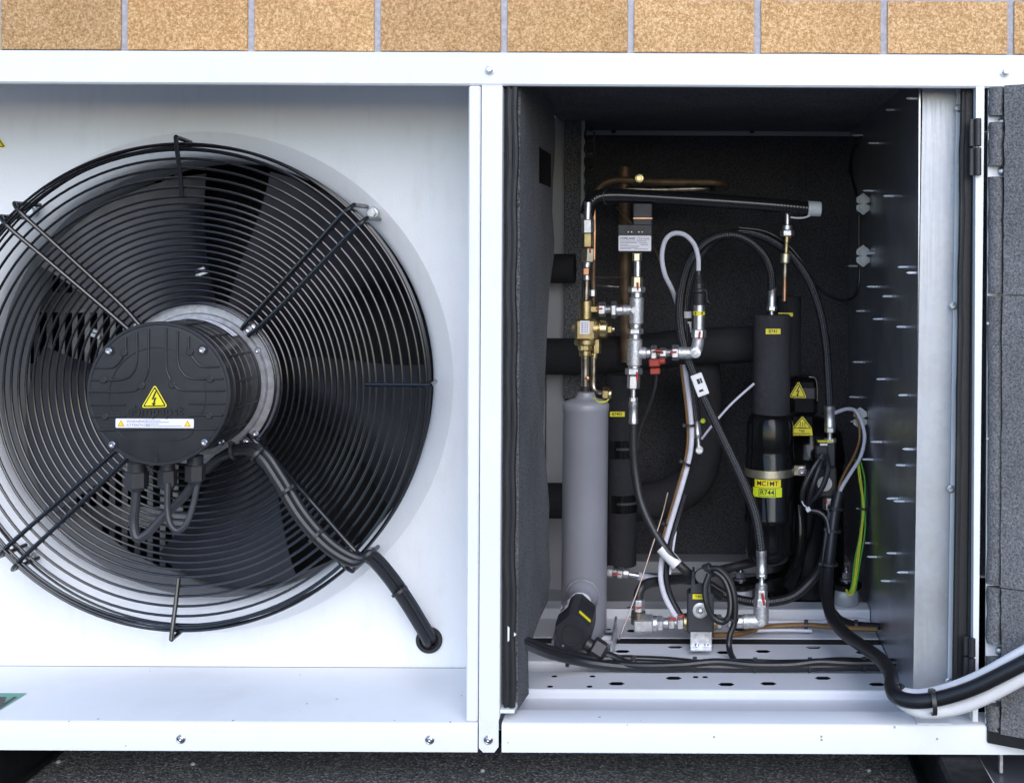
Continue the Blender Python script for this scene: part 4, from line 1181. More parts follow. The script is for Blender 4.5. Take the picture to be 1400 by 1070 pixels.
B().text('BP4M', 5.0 * kt, FR(955.5, 428.2, YT - 7.9 * kt)).out('print', 'ink', tr_, smooth=False)
cable('clip_hook', [(962, 397, .36), (966, 399, .36), (966.5, 410, .36), (970, 414, .36)], .9, 'black_plastic', tr_)
cable('cable', [(955, 372, YT), (954.5, 352, YT), (949, 334, YT), (936, 321, YT), (920, 319.5, YT), (909, 330, YT), (905, 352, YT), (909, 375, .375), (917, 392, .39), (922, 404, .41), (930, 430, .44)], 3.3, 'cable_white', tr_)

# --- electronic pressure controller
pc = thing('pressure_controller', 'dark grey pressure controller box with white rating plate above the tees', 'controller', P(868, 345, .385))
YQ = .385; kq = K(YQ)
B().box((-23.4 * kq, -19 * kq, -.024), (23.2 * kq, 19 * kq, 0), FR(868.2, 326, YQ), .0012).out('lower_case', 'controller_grey', pc)
B().box((-13 * kq, -15 * kq, -.022), (12.6 * kq, 15 * kq, -.0012), FR(878.8, 293, YQ), .001).out('upper_case', 'controller_grey', pc)
B().box((-13.2 * kq, -.8 * kq, -.02), (12.8 * kq, .8 * kq, -.0006), FR(879, 298.5, YQ)).out('orange_seal', 'copper', pc)
for px in (859, 863.5, 873.5, 878):
    B().lathe(P(px, 317.2, YQ), AX, [(0, 1.0 * kq), (.0008, .9 * kq)], 10).out('indicator', 'cable_light', pc)
B().box((-23.6 * kq, -.35 * kq, -.01), (23.4 * kq, .35 * kq, .0004), FR(868.2, 319.3, YQ)).out('seam', 'ink', pc)
lm = FR(868, 332.6, YQ - .0006)
b_ = B().poly(rrect(22.3 * kq, 10.4 * kq, 1.6 * kq), 0, lm)
b_.text('COPELAND', 4.0 * kq, lm @ Matrix.Translation((-20.5 * kq, 6.3 * kq, 0)), 1, .0003, 'LEFT')
b_.text('CS3-W05', 4.4 * kq, lm @ Matrix.Translation((2.6 * kq, 5.9 * kq, 0)), 2, .0003, 'LEFT')
for i, (yv, l0, l1) in enumerate(((2.6, -20.5, 1), (2.9, 2.6, 16), (.6, -20.5, 3), (.3, 6, 17), (-1.8, -20.5, -9), (-1.9, 8, 18), (-4, -20.5, 6), (-6, -20.5, 4), (-7.8, -20.5, -5), (-8, -1, 18))):
    b_.poly([(l0 * kq, (yv - .42) * kq), (l1 * kq, (yv - .42) * kq), (l1 * kq, (yv + .42) * kq), (l0 * kq, (yv + .42) * kq)], 2, lm, .0003)
b_.out('rating_plate', ['white_sticker', 'ink', 'grey_ink'], pc, smooth=False)
cable('sensor_lead', [(890, 330, .40), (900, 352, .42), (910, 376, .44)], 1.3, 'old_copper', pc)

# --- red service clip with its thin lead
rc = thing('red_service_clip', 'red plastic clip with thin grey lead hanging below the lower tee', 'clip', P(896, 513, .355))
B().box((-6.8 * kt, -10.2 * kt, -.009), (6.8 * kt, -2 * kt, .006), FR(895.5, 501, .355, 2), .0012).out('clip_body', 'red_plastic', rc)
B().box((-8.6 * kt, -3 * kt, -.01), (6.4 * kt, 7.4 * kt, .007), FR(896, 498, .355, 2), .0018).out('clip_jaw', 'red_plastic', rc)
B().cyl(P(901, 494, .357), P(909.5, 493, .357), 4.4 * kt, 14, bev=.001).out('clip_knob', 'red_plastic', rc)
cable('clip_spring', [(892, 481, .352), (900, 479.5, .352), (905, 481, .352)], 1.6, 'red_plastic', rc)
cable('lead', [(897.5, 510, .36), (896, 528, .37), (889, 552, .39), (879, 576, .41), (872, 600, .42), (871, 614, .42)], 2.0, 'cable_grey', rc)

# --- corrugated suction line along the top
cs = thing('corrugated_suction_hose', 'black corrugated hose running level across the top of the compartment', 'hose', P(960, 275, .40))
cable('hose', [(803, 292, .375), (806, 279, .38), (816, 270, .385), (836, 267.5, .39), (880, 269, .395), (940, 272.5, .40), (1000, 276.5, .405), (1060, 281, .41), (1098, 284.5, .415), (1110, 285.5, .417)], 9.6, 'corrugated_hose', cs, 14, 18)
bb = B(); c_, s_ = P(833, 269, .3865), None
pts = [P(829.5 - 5 * math.cos(a), 269.3 + 10.3 * math.sin(a), .381 - .004 * math.cos(a)) for a in [math.radians(t_) for t_ in range(-100, 101, 20)]]
B().tube(smooth(pts, 3), .8 * kt, 6).out('hose_mark', 'cable_grey', cs)
bb = B().cyl(P(1104, 285, .416), P(1122, 286, .418), 10.3 * K(.417), 28, bev=.001); bb.out('end_sleeve', 'cable_light', cs)
cable('sleeve_tail', [(1108, 294.5, .408), (1100, 297.5, .41), (1090, 298, .412), (1081, 297, .414)], 1.3, 'cable_light', cs)
YS = .43
chain(cs, [('pipe', 'cyl', 1076.5, 309, 1076.5, 290, YS, 3.0, 'steel'), ('collar', 'cyl', 1076, 315, 1076.5, 307.5, YS, 6.2, 'steel'), ('hex_nut', 'hex', 1076, 323, 1076, 314.5, YS, 8.2, 'zinc'), ('brass_union', 'cyl', 1075.5, 332, 1076, 322, YS, 3.6, 'brass'), ('pipe', 'cyl', 1074.5, 350, 1075.5, 330, YS, 3.0, 'brass'),
           ('angle_valve', 'cyl', 1073.5, 360, 1074, 346, YS, 6.2, 'pale_brass'), ('pipe', 'cyl', 1073, 380, 1073.5, 359, YS, 3.3, 'tarnished_steel'), ('copper_pipe', 'cyl', 1072.5, 412, 1073, 378, YS, 2.9, 'copper'), ('red_seal', 'cyl', 1079, 318, 1080.5, 326, YS - .008, 1.4, 'red_mark')])

# --- copper lines at the back
cu = thing('copper_riser', 'tarnished upright copper pipe behind the pressure controller', 'pipe', P(855, 490, .50))
cable('pipe', [(854, 228, .52), (854, 300, .52), (855, 400, .52), (856, 495, .52)], 7.6, 'old_copper', cu, 4, 18)
cable('stub', [(814, 266, .50), (822, 254, .50), (834, 247.5, .50), (850, 246, .50), (900, 248.5, .50), (950, 249, .50), (981, 250, .505), (993, 253, .525)], 4.6, 'old_copper', cu, 8, 14)
cable('stub', [(856, 259, .51), (900, 259.5, .51), (940, 258.5, .51), (965, 258, .515), (975, 258, .54)], 4.4, 'tarnished_steel', cu, 6, 14)
B().lathe(P(874, 244, .49), AX, [(-.02, 6.2 * K(.49)), (0, 6.2 * K(.49)), (.002, 5.6 * K(.49)), (.0022, 4 * K(.49)), (.0035, 3.6 * K(.49))], 20).out('brass_cap', 'bright_brass', cu)
cable('capillary', [(843, 282, .47), (853, 295, .47), (864, 306, .47)], 2.2, 'old_copper', cu)
cable('crossover', [(812, 379, .46), (828, 379.5, .48), (848, 379, .5)], 1.4, 'old_copper', cu); cable('crossover', [(816, 390, .46), (832, 391.5, .47), (846, 392.5, .47)], 1.6, 'tarnished_steel', cu)

# --- insulated pipes at the back
def ipipe(label, seq, r, tapes=()):
    t_ = thing('insulated_pipe', label, 'pipe', P(*seq[-1]), 'insulated pipes at the back')
    cable('insulation', seq, r, 'pipe_insulation', t_, 10, 28)
    for px, py, y, an in tapes:
        ring_tie(t_, px, py, y, r * 1.015, an, 24, False, 'gloss_black', 'tape')
        ring_tie(t_, px + 2, py - 1, y, r * 1.05, an, 3.2, False, 'cable_grey', 'cable_tie')
    return t_
ipipe('thick black insulated pipe running level behind the brass valve', [(735, 487, .56), (800, 487, .56), (870, 482, .56), (950, 474, .56), (1040, 470, .56)], 25)
vp = ipipe('upright black insulated pipe with taped joints beside the grey receiver', [(850, 512, .47), (850, 600, .47), (850, 700, .47), (850, 772, .47)], 20, ((850, 612, .47, 90), (851, 686, .47, 90)))
lm = FR(844, 566, .47 - 20.6 * K(.47)); k_ = K(.47)
B().poly([(-10 * k_, -3.4 * k_), (10 * k_, -3.4 * k_), (10 * k_, 3.4 * k_), (-10 * k_, 3.4 * k_)], 0, lm).text('B7401', 5.6 * k_, lm, 1, .0003).out('yellow_label', ['yellow_sticker', 'ink'], vp, smooth=False)
ipipe('black insulated pipe bending below the looped white cable', [(958, 495, .60), (963, 560, .60), (961, 620, .60), (945, 660, .60), (905, 682, .60), (860, 686, .60)], 26)
ipipe('short black pipe stub high on the left wall beside the grey flange', [(740, 367, .57), (762, 367, .57), (786, 367, .57)], 20)
ipipe('short black insulated pipe leaving the left wall behind the receiver', [(735, 684, .52), (760, 684, .52), (800, 684, .52)], 24)

# --- compressor with accumulator
cp = thing('compressor', 'glossy black compressor on rubber feet at the back right', 'compressor', P(1105, 830, .58))
YK = .58; kk = K(YK)
a0 = P(1104, 832, YK); upv = Vector((0, 0, 1))
def ch(py): return (832 - py) * kk
RC = 52 * kk
B().lathe(a0, upv, [(0, RC * .8), (ch(826), RC * .97), (ch(815), RC), (ch(808), RC), (ch(806), RC * .96), (ch(634), RC * .92), (ch(630), RC * .97), (ch(618), RC * .97), (ch(612), RC * .93), (ch(590), RC * .86), (ch(574), RC * .6), (ch(568), RC * .25)], 56).out('shell', 'gloss_black', cp, 40)
B().lathe(P(1104, 822, YK), upv, [(0, RC * 1.08), (.004, RC * 1.12), (.01, RC * 1.1), (.012, RC)], 56).out('base_ring', 'gloss_black', cp)
tb = B().box((-19 * kk, -26 * kk, -.03), (18 * kk, 26 * kk, .03), FR(1098, 540, .535), .008).out('terminal_box', 'gloss_black', cp)
B().box((-17 * kk, -4 * kk, -.02), (15 * kk, 14 * kk, .0315), FR(1098, 540, .535), .003).out('terminal_lid', 'black_plastic', cp)
cable('box_clip', [(1106, 515, .50), (1114, 517, .50), (1117, 526, .50), (1117.5, 548, .50)], .8, 'tarnished_steel', cp)
tri_sign('warning_sticker', (1092, 520.5), (1078, 543), (1103, 544), .535 - .0325, cp, 'bolt')
def ht(bb, lay):
    ps = [Vector((P(x, y, .488).x, P(x, y, .488).z)) for x, y in ((1082.5, 585.5), (1110, 586), (1111, 595), (1082, 595))]
    lay(ps, .0003, 0)
    m_ = FR(1096.5, 588.6, .488 - .0008); bb.text('High', 4.2 * K(.488), m_, 1, 0)
    m_ = FR(1096.5, 592.4, .488 - .0008); bb.text('temperature', 4.2 * K(.488), m_, 1, 0)
tri_sign('warning_sticker', (1097, 568), (1082.5, 586), (1111, 586.5), .488, cp, 'heat', ht)
B().box((-13 * kk, -13.5 * kk, -.012), (14 * kk, 13 * kk, -.0006), FR(1096.5, 582, .488), .002).out('sticker_bracket', 'gloss_black', cp)
for px, py in ((1157, 832), (1012, 828)):
    y = .50; k_ = K(y); p = P(px, py, y)
    zf = z4 + .0005 if p.y > yb else ZCH + .0005
    B().lathe(Vector((p.x, y, zf)), upv, [(0, 15 * k_), (.004, 16.5 * k_), (.024, 16 * k_), (.026, 15 * k_)], 28).out('foot_spacer', 'galvanised', cp)
    B().lathe(Vector((p.x, y, zf + .0265)), upv, [(0, 19 * k_), (.003, 21 * k_), (.009, 21 * k_), (.012, 17 * k_), (.0125, 9 * k_)], 28).out('foot_plate', 'gloss_black', cp)
    bb = B().cyl(Vector((p.x, y, zf + .039)), Vector((p.x, y, zf + .043)), 10 * k_, 18, bev=.0006); bb.hexa(Vector((p.x, y, zf + .043)), Vector((p.x, y, zf + .054)), 6.5 * k_); bb.cyl(Vector((p.x, y, zf + .054)), Vector((p.x, y, zf + .062)), 3.6 * k_, 12)
    bb.out('foot_nut', 'bolt_steel', cp)
    d_ = Vector((a0.x - p.x, YK - y, 0))
    M_ = Matrix.Translation(Vector((p.x, y, zf + .034))) @ Matrix.Rotation(math.atan2(d_.y, d_.x), 4, 'Z')
    B().box((0, -.016, -.002), (d_.length * .7, .016, .0025), M_, .001).out('foot_arm', 'gloss_black', cp)
for a_, b2 in (((1064, 766), (1069, 772)), ((1076, 758), (1080, 766)), ((1094, 748), (1098, 755))):
    B().lathe(P(*a_, .50), AX, [(0, .0065), (.004, .0055), (.0055, .002)], 14).out('plug', 'gloss_black', cp)
cable('oil_pipe', [(1092, 690, .50), (1094, 730, .49), (1090, 770, .49), (1078, 800, .50)], 9, 'gloss_black', cp, 8, 16)
# accumulator strapped to it
ac = thing('suction_accumulator', 'glossy black accumulator bottle with yellow and lime labels under foam sleeve', 'accumulator', P(1052, 772, .46))
YA = .46; ka = K(YA); a0 = P(1052, 772, YA)
def ah(py): return (772 - py) * ka
RA = 33.5 * ka
B().lathe(a0, upv, [(0, RA * .25), (ah(770), RA * .55), (ah(764), RA * .85), (ah(754), RA * .97), (ah(744), RA), (ah(713), RA), (ah(711), RA * 1.03), (ah(704), RA * 1.03), (ah(702), RA), (ah(622), RA), (ah(619), RA * .97), (ah(613), RA * .95), (ah(609), RA * .97), (ah(604), RA * .97), (ah(580), RA * .95), (ah(570), RA * .87), (ah(563), RA * .7), (ah(560), RA * .4)], 56).out('shell', 'gloss_black', ac, 40)
B().lathe(Vector((P(1052, 655, YA).x, YA, P(1052, 655, YA - RA).z)), upv, [(0, RA * 1.005), (.0004, RA * 1.02), (.0125, RA * 1.02), (.013, RA * 1.005)], 56, cap0=False, cap1=False).out('band_clamp', 'pale_brass', ac)
b_ = B().box((-9 * ka, -7 * ka, -.006), (9 * ka, 7 * ka, .0), FR(1093, 643, YA - .006), .001); b_.out('clamp_lug', 'tarnished_steel', ac)
socket_screw('clamp_bolt', ac, P(1096, 643.5, YA - .0065), .0056, washer=.0075)
def curved_label(name, px0, px1, r0, r1, mat, txt, cx, boxed=False):
    bb = B(); n = 14; R2 = RA * 1.012
    cX = P(cx, (r0 + r1) / 2, YA).x
    def ang_of(px):
        return math.asin(max(-1, min(1, (P(px, (r0 + r1) / 2, YA - R2 * .9).x - cX) / R2)))
    a_, b2 = ang_of(px0), ang_of(px1); z1, z0 = P(cx, r0, YA - R2).z, P(cx, r1, YA - R2).z
    def pt(t_, z, dr=0): an = a_ + (b2 - a_) * t_; return (cX + (R2 + dr) * math.sin(an), YA - (R2 + dr) * math.cos(an), z)
    for i in range(n):
        bb.add([pt(i / n, z0), pt((i + 1) / n, z0), pt((i + 1) / n, z1), pt(i / n, z1)], [(0, 1, 2, 3)])
    vs, fs = text_mesh(txt, (z1 - z0) * (.86 if not boxed else .72), 'CENTER', 0.0)
    arc_ = (b2 - a_) * R2
    bb.add([pt(.5 + q[0] / arc_, (z0 + z1) / 2 + q[1], .0004) for q in vs], fs, 1)
    if boxed:
        for u0, u1, v0, v1 in ((.22, .78, .1, .15), (.22, .78, .85, .9), (.22, .24, .1, .9), (.76, .78, .1, .9)):
            for i in range(6):
                ua, ub = u0 + (u1 - u0) * i / 6, u0 + (u1 - u0) * (i + 1) / 6
                bb.add([pt(ua, z0 + (z1 - z0) * v0, .0004), pt(ub, z0 + (z1 - z0) * v0, .0004), pt(ub, z0 + (z1 - z0) * v1, .0004), pt(ua, z0 + (z1 - z0) * v1, .0004)], [(0, 1, 2, 3)], 1)
    return bb.out(name, [mat, 'ink'], ac, 60)
curved_label('machine_label', 1032, 1067.5, 656, 666.5, 'yellow_sticker', 'MC1MT', 1052)
curved_label('refrigerant_label', 1030, 1069, 667, 680, 'lime_sticker', 'R744', 1052, True)
sl = B().lathe(P(1054.5, 566, YA), Vector((.0, 0, 1)), [(0, 24.5 * ka), (.002, 25.5 * ka), (136 * ka - .002, 25.5 * ka), (136 * ka, 24 * ka), (136 * ka, 4 * ka), (130 * ka, 4 * ka)], 48).out('foam_sleeve', 'sleeve_insulation', ac)
lm = FR(1057, 453, YA - 25.9 * ka)
B().poly([(-10 * ka, -3.6 * ka), (10 * ka, -3.6 * ka), (10 * ka, 3.6 * ka), (-10 * ka, 3.6 * ka)], 0, lm).text('B741', 6 * ka, lm, 1, .0003).out('yellow_label', ['yellow_sticker', 'ink'], ac, smooth=False)
chain(ac, [('hose_stub', 'cyl', 1055, 434, 1055, 424, YA, 2.6, 'steel'), ('hex_nut', 'hex', 1055, 425, 1055.5, 418, YA, 6, 'zinc')])
# second sleeve behind
s2 = thing('foam_sleeved_pipe', 'smaller black foam sleeve on the copper pipe behind the accumulator', 'pipe', P(1080, 512, .53))
k_ = K(.53)
B().lathe(P(1078, 512, .53), upv, [(0, 16.5 * k_), (107 * k_, 17 * k_), (107 * k_, 3 * k_)], 36).out('foam_sleeve', 'pipe_insulation', s2)
lm = FR(1074, 430, .53 - 17.4 * k_)
B().poly([(-10 * k_, -2.6 * k_), (10 * k_, -2.6 * k_), (10 * k_, 2.6 * k_), (-10 * k_, 2.6 * k_)], 0, lm).text('B742', 4.4 * k_, lm, 1, .0003).out('yellow_label', ['yellow_sticker', 'ink'], s2, smooth=False)
B().cyl(P(1073, 408, .53), P(1073, 378, .44), .003, 10).out('pipe', 'copper', s2)

# --- hoses
def hose(label, seq, r, mat='braided_hose'):
    t_ = thing('pressure_hose', label, 'hose', P(*seq[-1]), 'pressure hoses')
    cable('hose', seq, r, mat, t_, 12, 16)
    return t_
hA = hose('braided hose arching left from accumulator top and crossing in front of it', [(1055.5, 396, YA), (1054, 372, .455), (1044, 348, .45), (1022, 328, .44), (996, 320.5, .43), (966, 330, .42), (943, 358, .41), (931, 400, .40), (929.5, 440, .39), (937, 480, .38), (955, 528, .375), (980, 582, .37), (1010, 645, .36), (1032, 700, .355), (1040, 745, .35), (1041, 760, .35)], 6.3)
chain(hA, [('ferrule', 'fer', 1055, 420, 1056, 391, YA, 5.6, 'steel'), ('ferrule', 'fer', 1041.5, 785, 1041, 751, .35, 6.8, 'steel'), ('hex_nut', 'hex', 1041.5, 790, 1041.5, 784, .35, 6.0, 'zinc')])
lm = FR(951.5, 524, .375 - .0085, -69)
k_ = K(.37)
b_ = B().box((-13 * k_, -7.2 * k_, -.003), (18 * k_, 9 * k_, .0), FR(955, 524, .362, -69), .001)
for q in ((-6, -1, 1, 3), (-6, 3.6, 1, 6), (9, -3, 12, 3)):
    b_.poly([(q[0] * k_, q[1] * k_), (q[2] * k_, q[1] * k_), (q[2] * k_, q[3] * k_), (q[0] * k_, q[3] * k_)], 1, FR(955, 524, .362, -69), .0005)
b_.out('paper_tag', ['cable_light', 'ink'], hA)
hB = hose('braided hose arching from the upright solenoid valve over to the left', [(1134, 556, .47), (1132, 510, .47), (1129, 470, .465), (1121, 425, .46), (1104, 380, .455), (1076, 344, .45), (1044, 324, .45), (1010, 318, .45), (978, 328, .445), (956, 352, .44), (943, 385, .435), (938, 425, .43), (940, 480, .425), (946, 530, .42), (951, 565, .42), (952, 575, .42)], 6.0)
chain(hB, [('ferrule', 'fer', 1134.5, 585, 1134, 554, .47, 7, 'steel'), ('hex_nut', 'hex', 1134.5, 591, 1134.5, 584, .47, 6.2, 'zinc'), ('pipe', 'cyl', 1134.5, 603, 1134.5, 590, .47, 3, 'steel'), ('hex_nut', 'hex', 1134.5, 606, 1134.5, 599, .47, 7, 'zinc'),
           ('ferrule', 'fer', 954, 598, 951.5, 567, .42, 5.2, 'steel'), ('pipe', 'cyl', 955.5, 614, 954, 597, .42, 3, 'steel')])
B().lathe(P(956, 615, .417), AX, [(0, 6 * k_), (.003, 6 * k_), (.004, 4.5 * k_), (.002, 3 * k_)], 18).out('banjo', 'steel', hB)
for py, w_ in ((430, 9), (447, 15)):
    ring_tie(hB, 938.3, py, .43, 6.6, 90, w_, False, 'cable_light', 'paper_tag')
hC = hose('plain black hose curving down from the tees to the front solenoid valve', [(866, 578, YT), (866, 610, YT), (868.5, 645, YT), (876, 685, .365), (892, 722, .355), (914, 756, .345), (940, 782, .345), (958, 796, .36), (985, 815, .39)], 6.0, 'rubber_hose')
chain(hC, [('ferrule', 'fer', 866, 580, 866, 548, YT, 6.0, 'steel'), ('hex_nut', 'hex', 866, 549, 866, 543, YT, 5, 'zinc')])
bb = B(); q0, q1 = P(904, 748, .349), P(926, 772, .344)
bb.lathe(q0, q1 - q0, [(0, 7.2 * k_), (0, 8.2 * k_), ((q1 - q0).length, 8.2 * k_), ((q1 - q0).length, 7 * k_)], 24, cap0=False, cap1=False).out('white_sleeve', 'cable_light', hC)
hD = hose('braided hose along the floor from the receiver to behind the compressor', [(885, 790.5, .44), (930, 791.5, .44), (965, 797, .44), (1000, 816, .43), (1040, 823, .42), (1080, 817, .42), (1105, 798, .43), (1122, 774, .45), (1132, 740, .47)], 6.2)
chain(hD, [('hex_nut', 'hex', 830, 780, 838, 781, .42, 6.5, 'zinc'), ('thread', 'thr', 838, 781, 845, 782.5, .42, 4.6, 'steel'), ('hex_nut', 'hex', 844, 782, 852, 783, .42, 6.6, 'steel'), ('collar', 'cyl', 852, 783, 860, 784, .42, 5.6, 'zinc'), ('pipe', 'cyl', 859, 784.5, 874, 787, .425, 2.8, 'steel'), ('ferrule', 'fer', 872, 787, 903, 793, .43, 5.2, 'cable_white'), ('red_seal', 'cyl', 838, 784, 849, 784.5, .413, 1.4, 'red_mark')])
hE = hose('black rubber hose rising from the left elbow beside the front solenoid', [(873, 822, .335), (873, 812, .335), (878, 802, .34), (890, 796, .36), (915, 793, .40), (950, 788, .44), (990, 778, .48), (1030, 768, .50), (1060, 760, .52)], 6.6, 'rubber_hose')

# --- front solenoid valve with its elbows and bracket
YB_ = .33; kb = K(YB_)
sv = thing('front_solenoid_valve', 'black solenoid coil with steel disc between two zinc elbows on the floor', 'valve', P(958, 884, .30))
B().box((-20 * kb, -28 * kb, -.036), (17 * kb, 26 * kb, 0), FR(959, 838, YB_ - .02), .003).out('coil', 'controller_grey', sv)
lm = FR(957, 832, YB_ - .0201); cdc = P(957.5, 834, YB_ - .0201)
B().lathe(cdc, AX, [(0, 10.4 * kb), (.0012, 10.4 * kb), (.0016, 9 * kb), (.0016, 6.2 * kb), (.003, 6 * kb), (.0045, 5.2 * kb), (.0045, 4.2 * kb), (.0030, 3.8 * kb), (.006, 3.2 * kb), (.007, 1.6 * kb)], 32).out('coil_disc', 'zinc', sv)
lm = FR(955.5, 815.2, YB_ - .0204)
B().poly([(-8.5 * kb, -3.4 * kb), (8.5 * kb, -3.4 * kb), (8.5 * kb, 3.4 * kb), (-8.5 * kb, 3.4 * kb)], 0, lm).text('Y401', 5 * kb, lm, 1, .0003).out('yellow_label', ['yellow_sticker', 'ink'], sv, smooth=False)
b_ = B().prism([(-14 * kb, -3 * kb), (13 * kb, -3 * kb), (12 * kb, 8 * kb), (9 * kb, 24 * kb), (4 * kb, 26 * kb), (-1 * kb, 12 * kb), (-8 * kb, 9 * kb), (-9 * kb, 26 * kb), (-12 * kb, 26 * kb)], -.03, -.002, FR(958.5, 808, YB_ - .02)); b_.fix = True
b_.out('plug_socket', 'controller_grey', sv)
B().cyl(P(960, 787, YB_ - .03), P(960, 786, YB_ + .01), 10 * kb, 20, bev=.001).out('plug', 'black_plastic', sv)
B().cyl(P(962, 779, YB_ - .02), P(972, 775, YB_ - .024), 7 * kb, 14, bev=.001).out('plug_gland', 'black_plastic', sv)
B().box((-14.6 * kb, -11 * kb, -.004), (14.6 * kb, 9 * kb, 0), FR(958.5, 873, .302), .0008).box((-14.6 * kb, -12.2 * kb, -.003), (14.6 * kb, -10.6 * kb, .016), FR(958.5, 873, .302), .0004).out('bracket', 'zinc', sv)
for px in (953, 965.5):
    q = P(px, 881.5, .292); B().lathe(q, (0, 0, 1), [(0, .0035), (.0022, .003), (.003, .0015)], 12).out('bracket_screw', 'bolt_steel', sv)
yq = YB_
chain(sv, [('brass_end', 'cyl', 940, 850, 934.5, 850, yq, 11, 'brass'), ('hex_nut', 'hex', 935, 850, 926, 850.5, yq, 9.6, 'zinc'), ('thread', 'thr', 927, 850.5, 922, 851, yq, 5.2, 'steel'), ('hex_nut', 'hex', 922.5, 851, 914, 851.5, yq, 8, 'zinc'), ('thread', 'thr', 914, 851.5, 907, 851.5, yq, 7, 'steel'), ('hex_nut', 'hex', 907, 852, 899, 852, yq, 9.4, 'zinc'), ('collar', 'cyl', 899.5, 852, 892, 852, yq, 9.6, 'zinc'), ('elbow_arm', 'hex', 893, 852, 867, 852.5, yq, 11, 'zinc'),
           ('elbow_riser', 'cyl', 872, 853, 873, 834, yq, 9, 'tarnished_steel'), ('hex_nut', 'hex', 873, 836, 873.5, 828, yq, 6.6, 'zinc'), ('hex_nut', 'hex', 873.5, 828, 873.5, 819, yq, 6.8, 'steel'), ('red_seal', 'cyl', 915, 845.5, 924, 845, yq - .006, 1.6, 'red_mark'), ('red_seal', 'cyl', 927, 842, 936, 841, yq - .004, 1.6, 'red_mark'), ('red_seal', 'cyl', 870, 831, 877, 830, yq - .008, 1.4, 'red_mark'),
           ('brass_end', 'cyl', 974, 850, 980, 850, yq, 10, 'brass'), ('hex_nut', 'hex', 980, 850, 987, 850, yq, 9, 'zinc'), ('thread', 'thr', 987, 850, 995, 850, yq, 6, 'steel'), ('hex_nut', 'hex', 995, 850, 1007, 849.5, yq, 7.6, 'zinc'), ('collar', 'cyl', 1006, 849.5, 1016, 849, yq, 8.2, 'steel'),
           ('elbow_arm', 'cyl', 1015, 849, 1038, 848.5, yq, 8.8, 'forged_zinc'), ('elbow_riser', 'cyl', 1040.5, 852, 1040.5, 828, yq, 9.6, 'forged_zinc'), ('hex_nut', 'hex', 1040.5, 828, 1041, 817, yq, 9, 'zinc'), ('hex_nut', 'hex', 1041, 818, 1041, 806, yq, 7, 'zinc'), ('collar', 'cyl', 1041, 806, 1041, 798, yq, 7.6, 'steel'), ('pipe', 'cyl', 1041, 799, 1041.5, 788, yq + .01, 3.2, 'steel'),
           ('red_seal', 'cyl', 1042, 811, 1045, 827, yq - .01, 1.7, 'red_mark')])
B().lathe(P(1040.5, 851.5, yq - 9 * kb), AX, [(0, 5.4 * kb), (.0016, 5 * kb), (.0018, 3 * kb), (.0026, 2.4 * kb)], 20).out('elbow_boss', 'forged_zinc', sv)
cable('cable', [(970, 777, .305), (984, 778, .30), (998, 794, .295), (1005, 820, .29), (1004, 850, .288), (998, 868, .285), (997, 885, .28), (1004, 902, .262), (1018, 912, .245), (1040, 913, .235)], 4.2, 'cable_black', sv)
cable('cable_loop', [(976, 780, .305), (990, 792, .30), (998, 815, .295), (997, 840, .29), (988, 850, .29), (974, 843, .29), (966, 824, .29), (964, 803, .295), (970, 784, .30)], 4.2, 'cable_black', sv)
ring_tie(sv, 1002, 846, .289, 7.5, 75, 3, True)

# --- right solenoid valve with bundled cable
rs = thing('upright_solenoid_valve', 'black solenoid valve with white disc and bundled cable beside the compressor', 'valve', P(1130, 695, .46))
YN = .46; kn = K(YN)
B().box((-16 * kn, -21 * kn, -.034), (14 * kn, 21 * kn, 0), FR(1130, 659, YN - .012), .003).out('coil', 'black_plastic', rs)
B().lathe(P(1127.5, 661, YN - .0122), AX, [(0, 10 * kn), (.0012, 10 * kn), (.0016, 8 * kn), (.0016, 5.5 * kn), (.003, 5 * kn), (.003, 1 * kn)], 28).out('coil_disc', 'white_nylon', rs)
B().box((-9 * kn, -18 * kn, -.025), (8 * kn, 17 * kn, 0), FR(1134, 622, YN), .002).out('valve_body', 'controller_grey', rs)
B().box((-8 * kn, -10 * kn, -.02), (9 * kn, 9 * kn, 0), FR(1123, 618, YN - .008), .002).out('plug', 'black_plastic', rs)
B().box((-5.5 * kn, -1.6 * kn, -.001), (4.8 * kn, 1.6 * kn, 0), FR(1126.5, 607.5, YN - .008), .0004).out('plug_tab', 'cable_light', rs)
B().box((-11 * kn, -.9 * kn, -.012), (11 * kn, .9 * kn, 0), FR(1129, 603.4, YN - .004), .0003).out('yellow_label', 'yellow_sticker', rs)
chain(rs, [('hex_nut', 'hex', 1133, 696, 1133, 680, YN, 7, 'zinc'), ('pipe', 'cyl', 1133.5, 715, 1133, 695, YN, 3, 'steel'), ('red_seal', 'cyl', 1129.5, 682, 1129.5, 688, YN - .008, 1.6, 'red_mark')])
yk = .43
for seq in ([(1124, 622, yk), (1112, 640, yk - .01), (1100, 664, yk - .012), (1097, 682, yk - .008), (1101, 694, yk)], [(1126, 624, yk), (1118, 645, yk - .014), (1109, 672, yk - .014), (1104, 694, yk)],
            [(1130, 622, yk), (1132, 640, yk - .012), (1127, 660, yk - .014), (1118, 676, yk - .012), (1108, 686, yk - .006), (1104, 695, yk)]):
    cable('cable_loop', seq, 3.9, 'cable_black', rs)
ring_tie(rs, 1123, 625, yk, 8, 60, 2.2, False)
cable('tie_tail', [(1096, 684, .42), (1099, 690, .415), (1104, 694, .415)], .9, 'cable_white', rs)
B().box((-3 * kn, -3 * kn, -.002), (3 * kn, 3 * kn, .002), FR(1105, 696, .413, 30), .0005).out('tie_head', 'cable_white', rs)
cable('cable', [(1106, 697, .425), (1120, 700, .425), (1130, 710, .42), (1134, 730, .41)], 3.6, 'cable_black', rs)

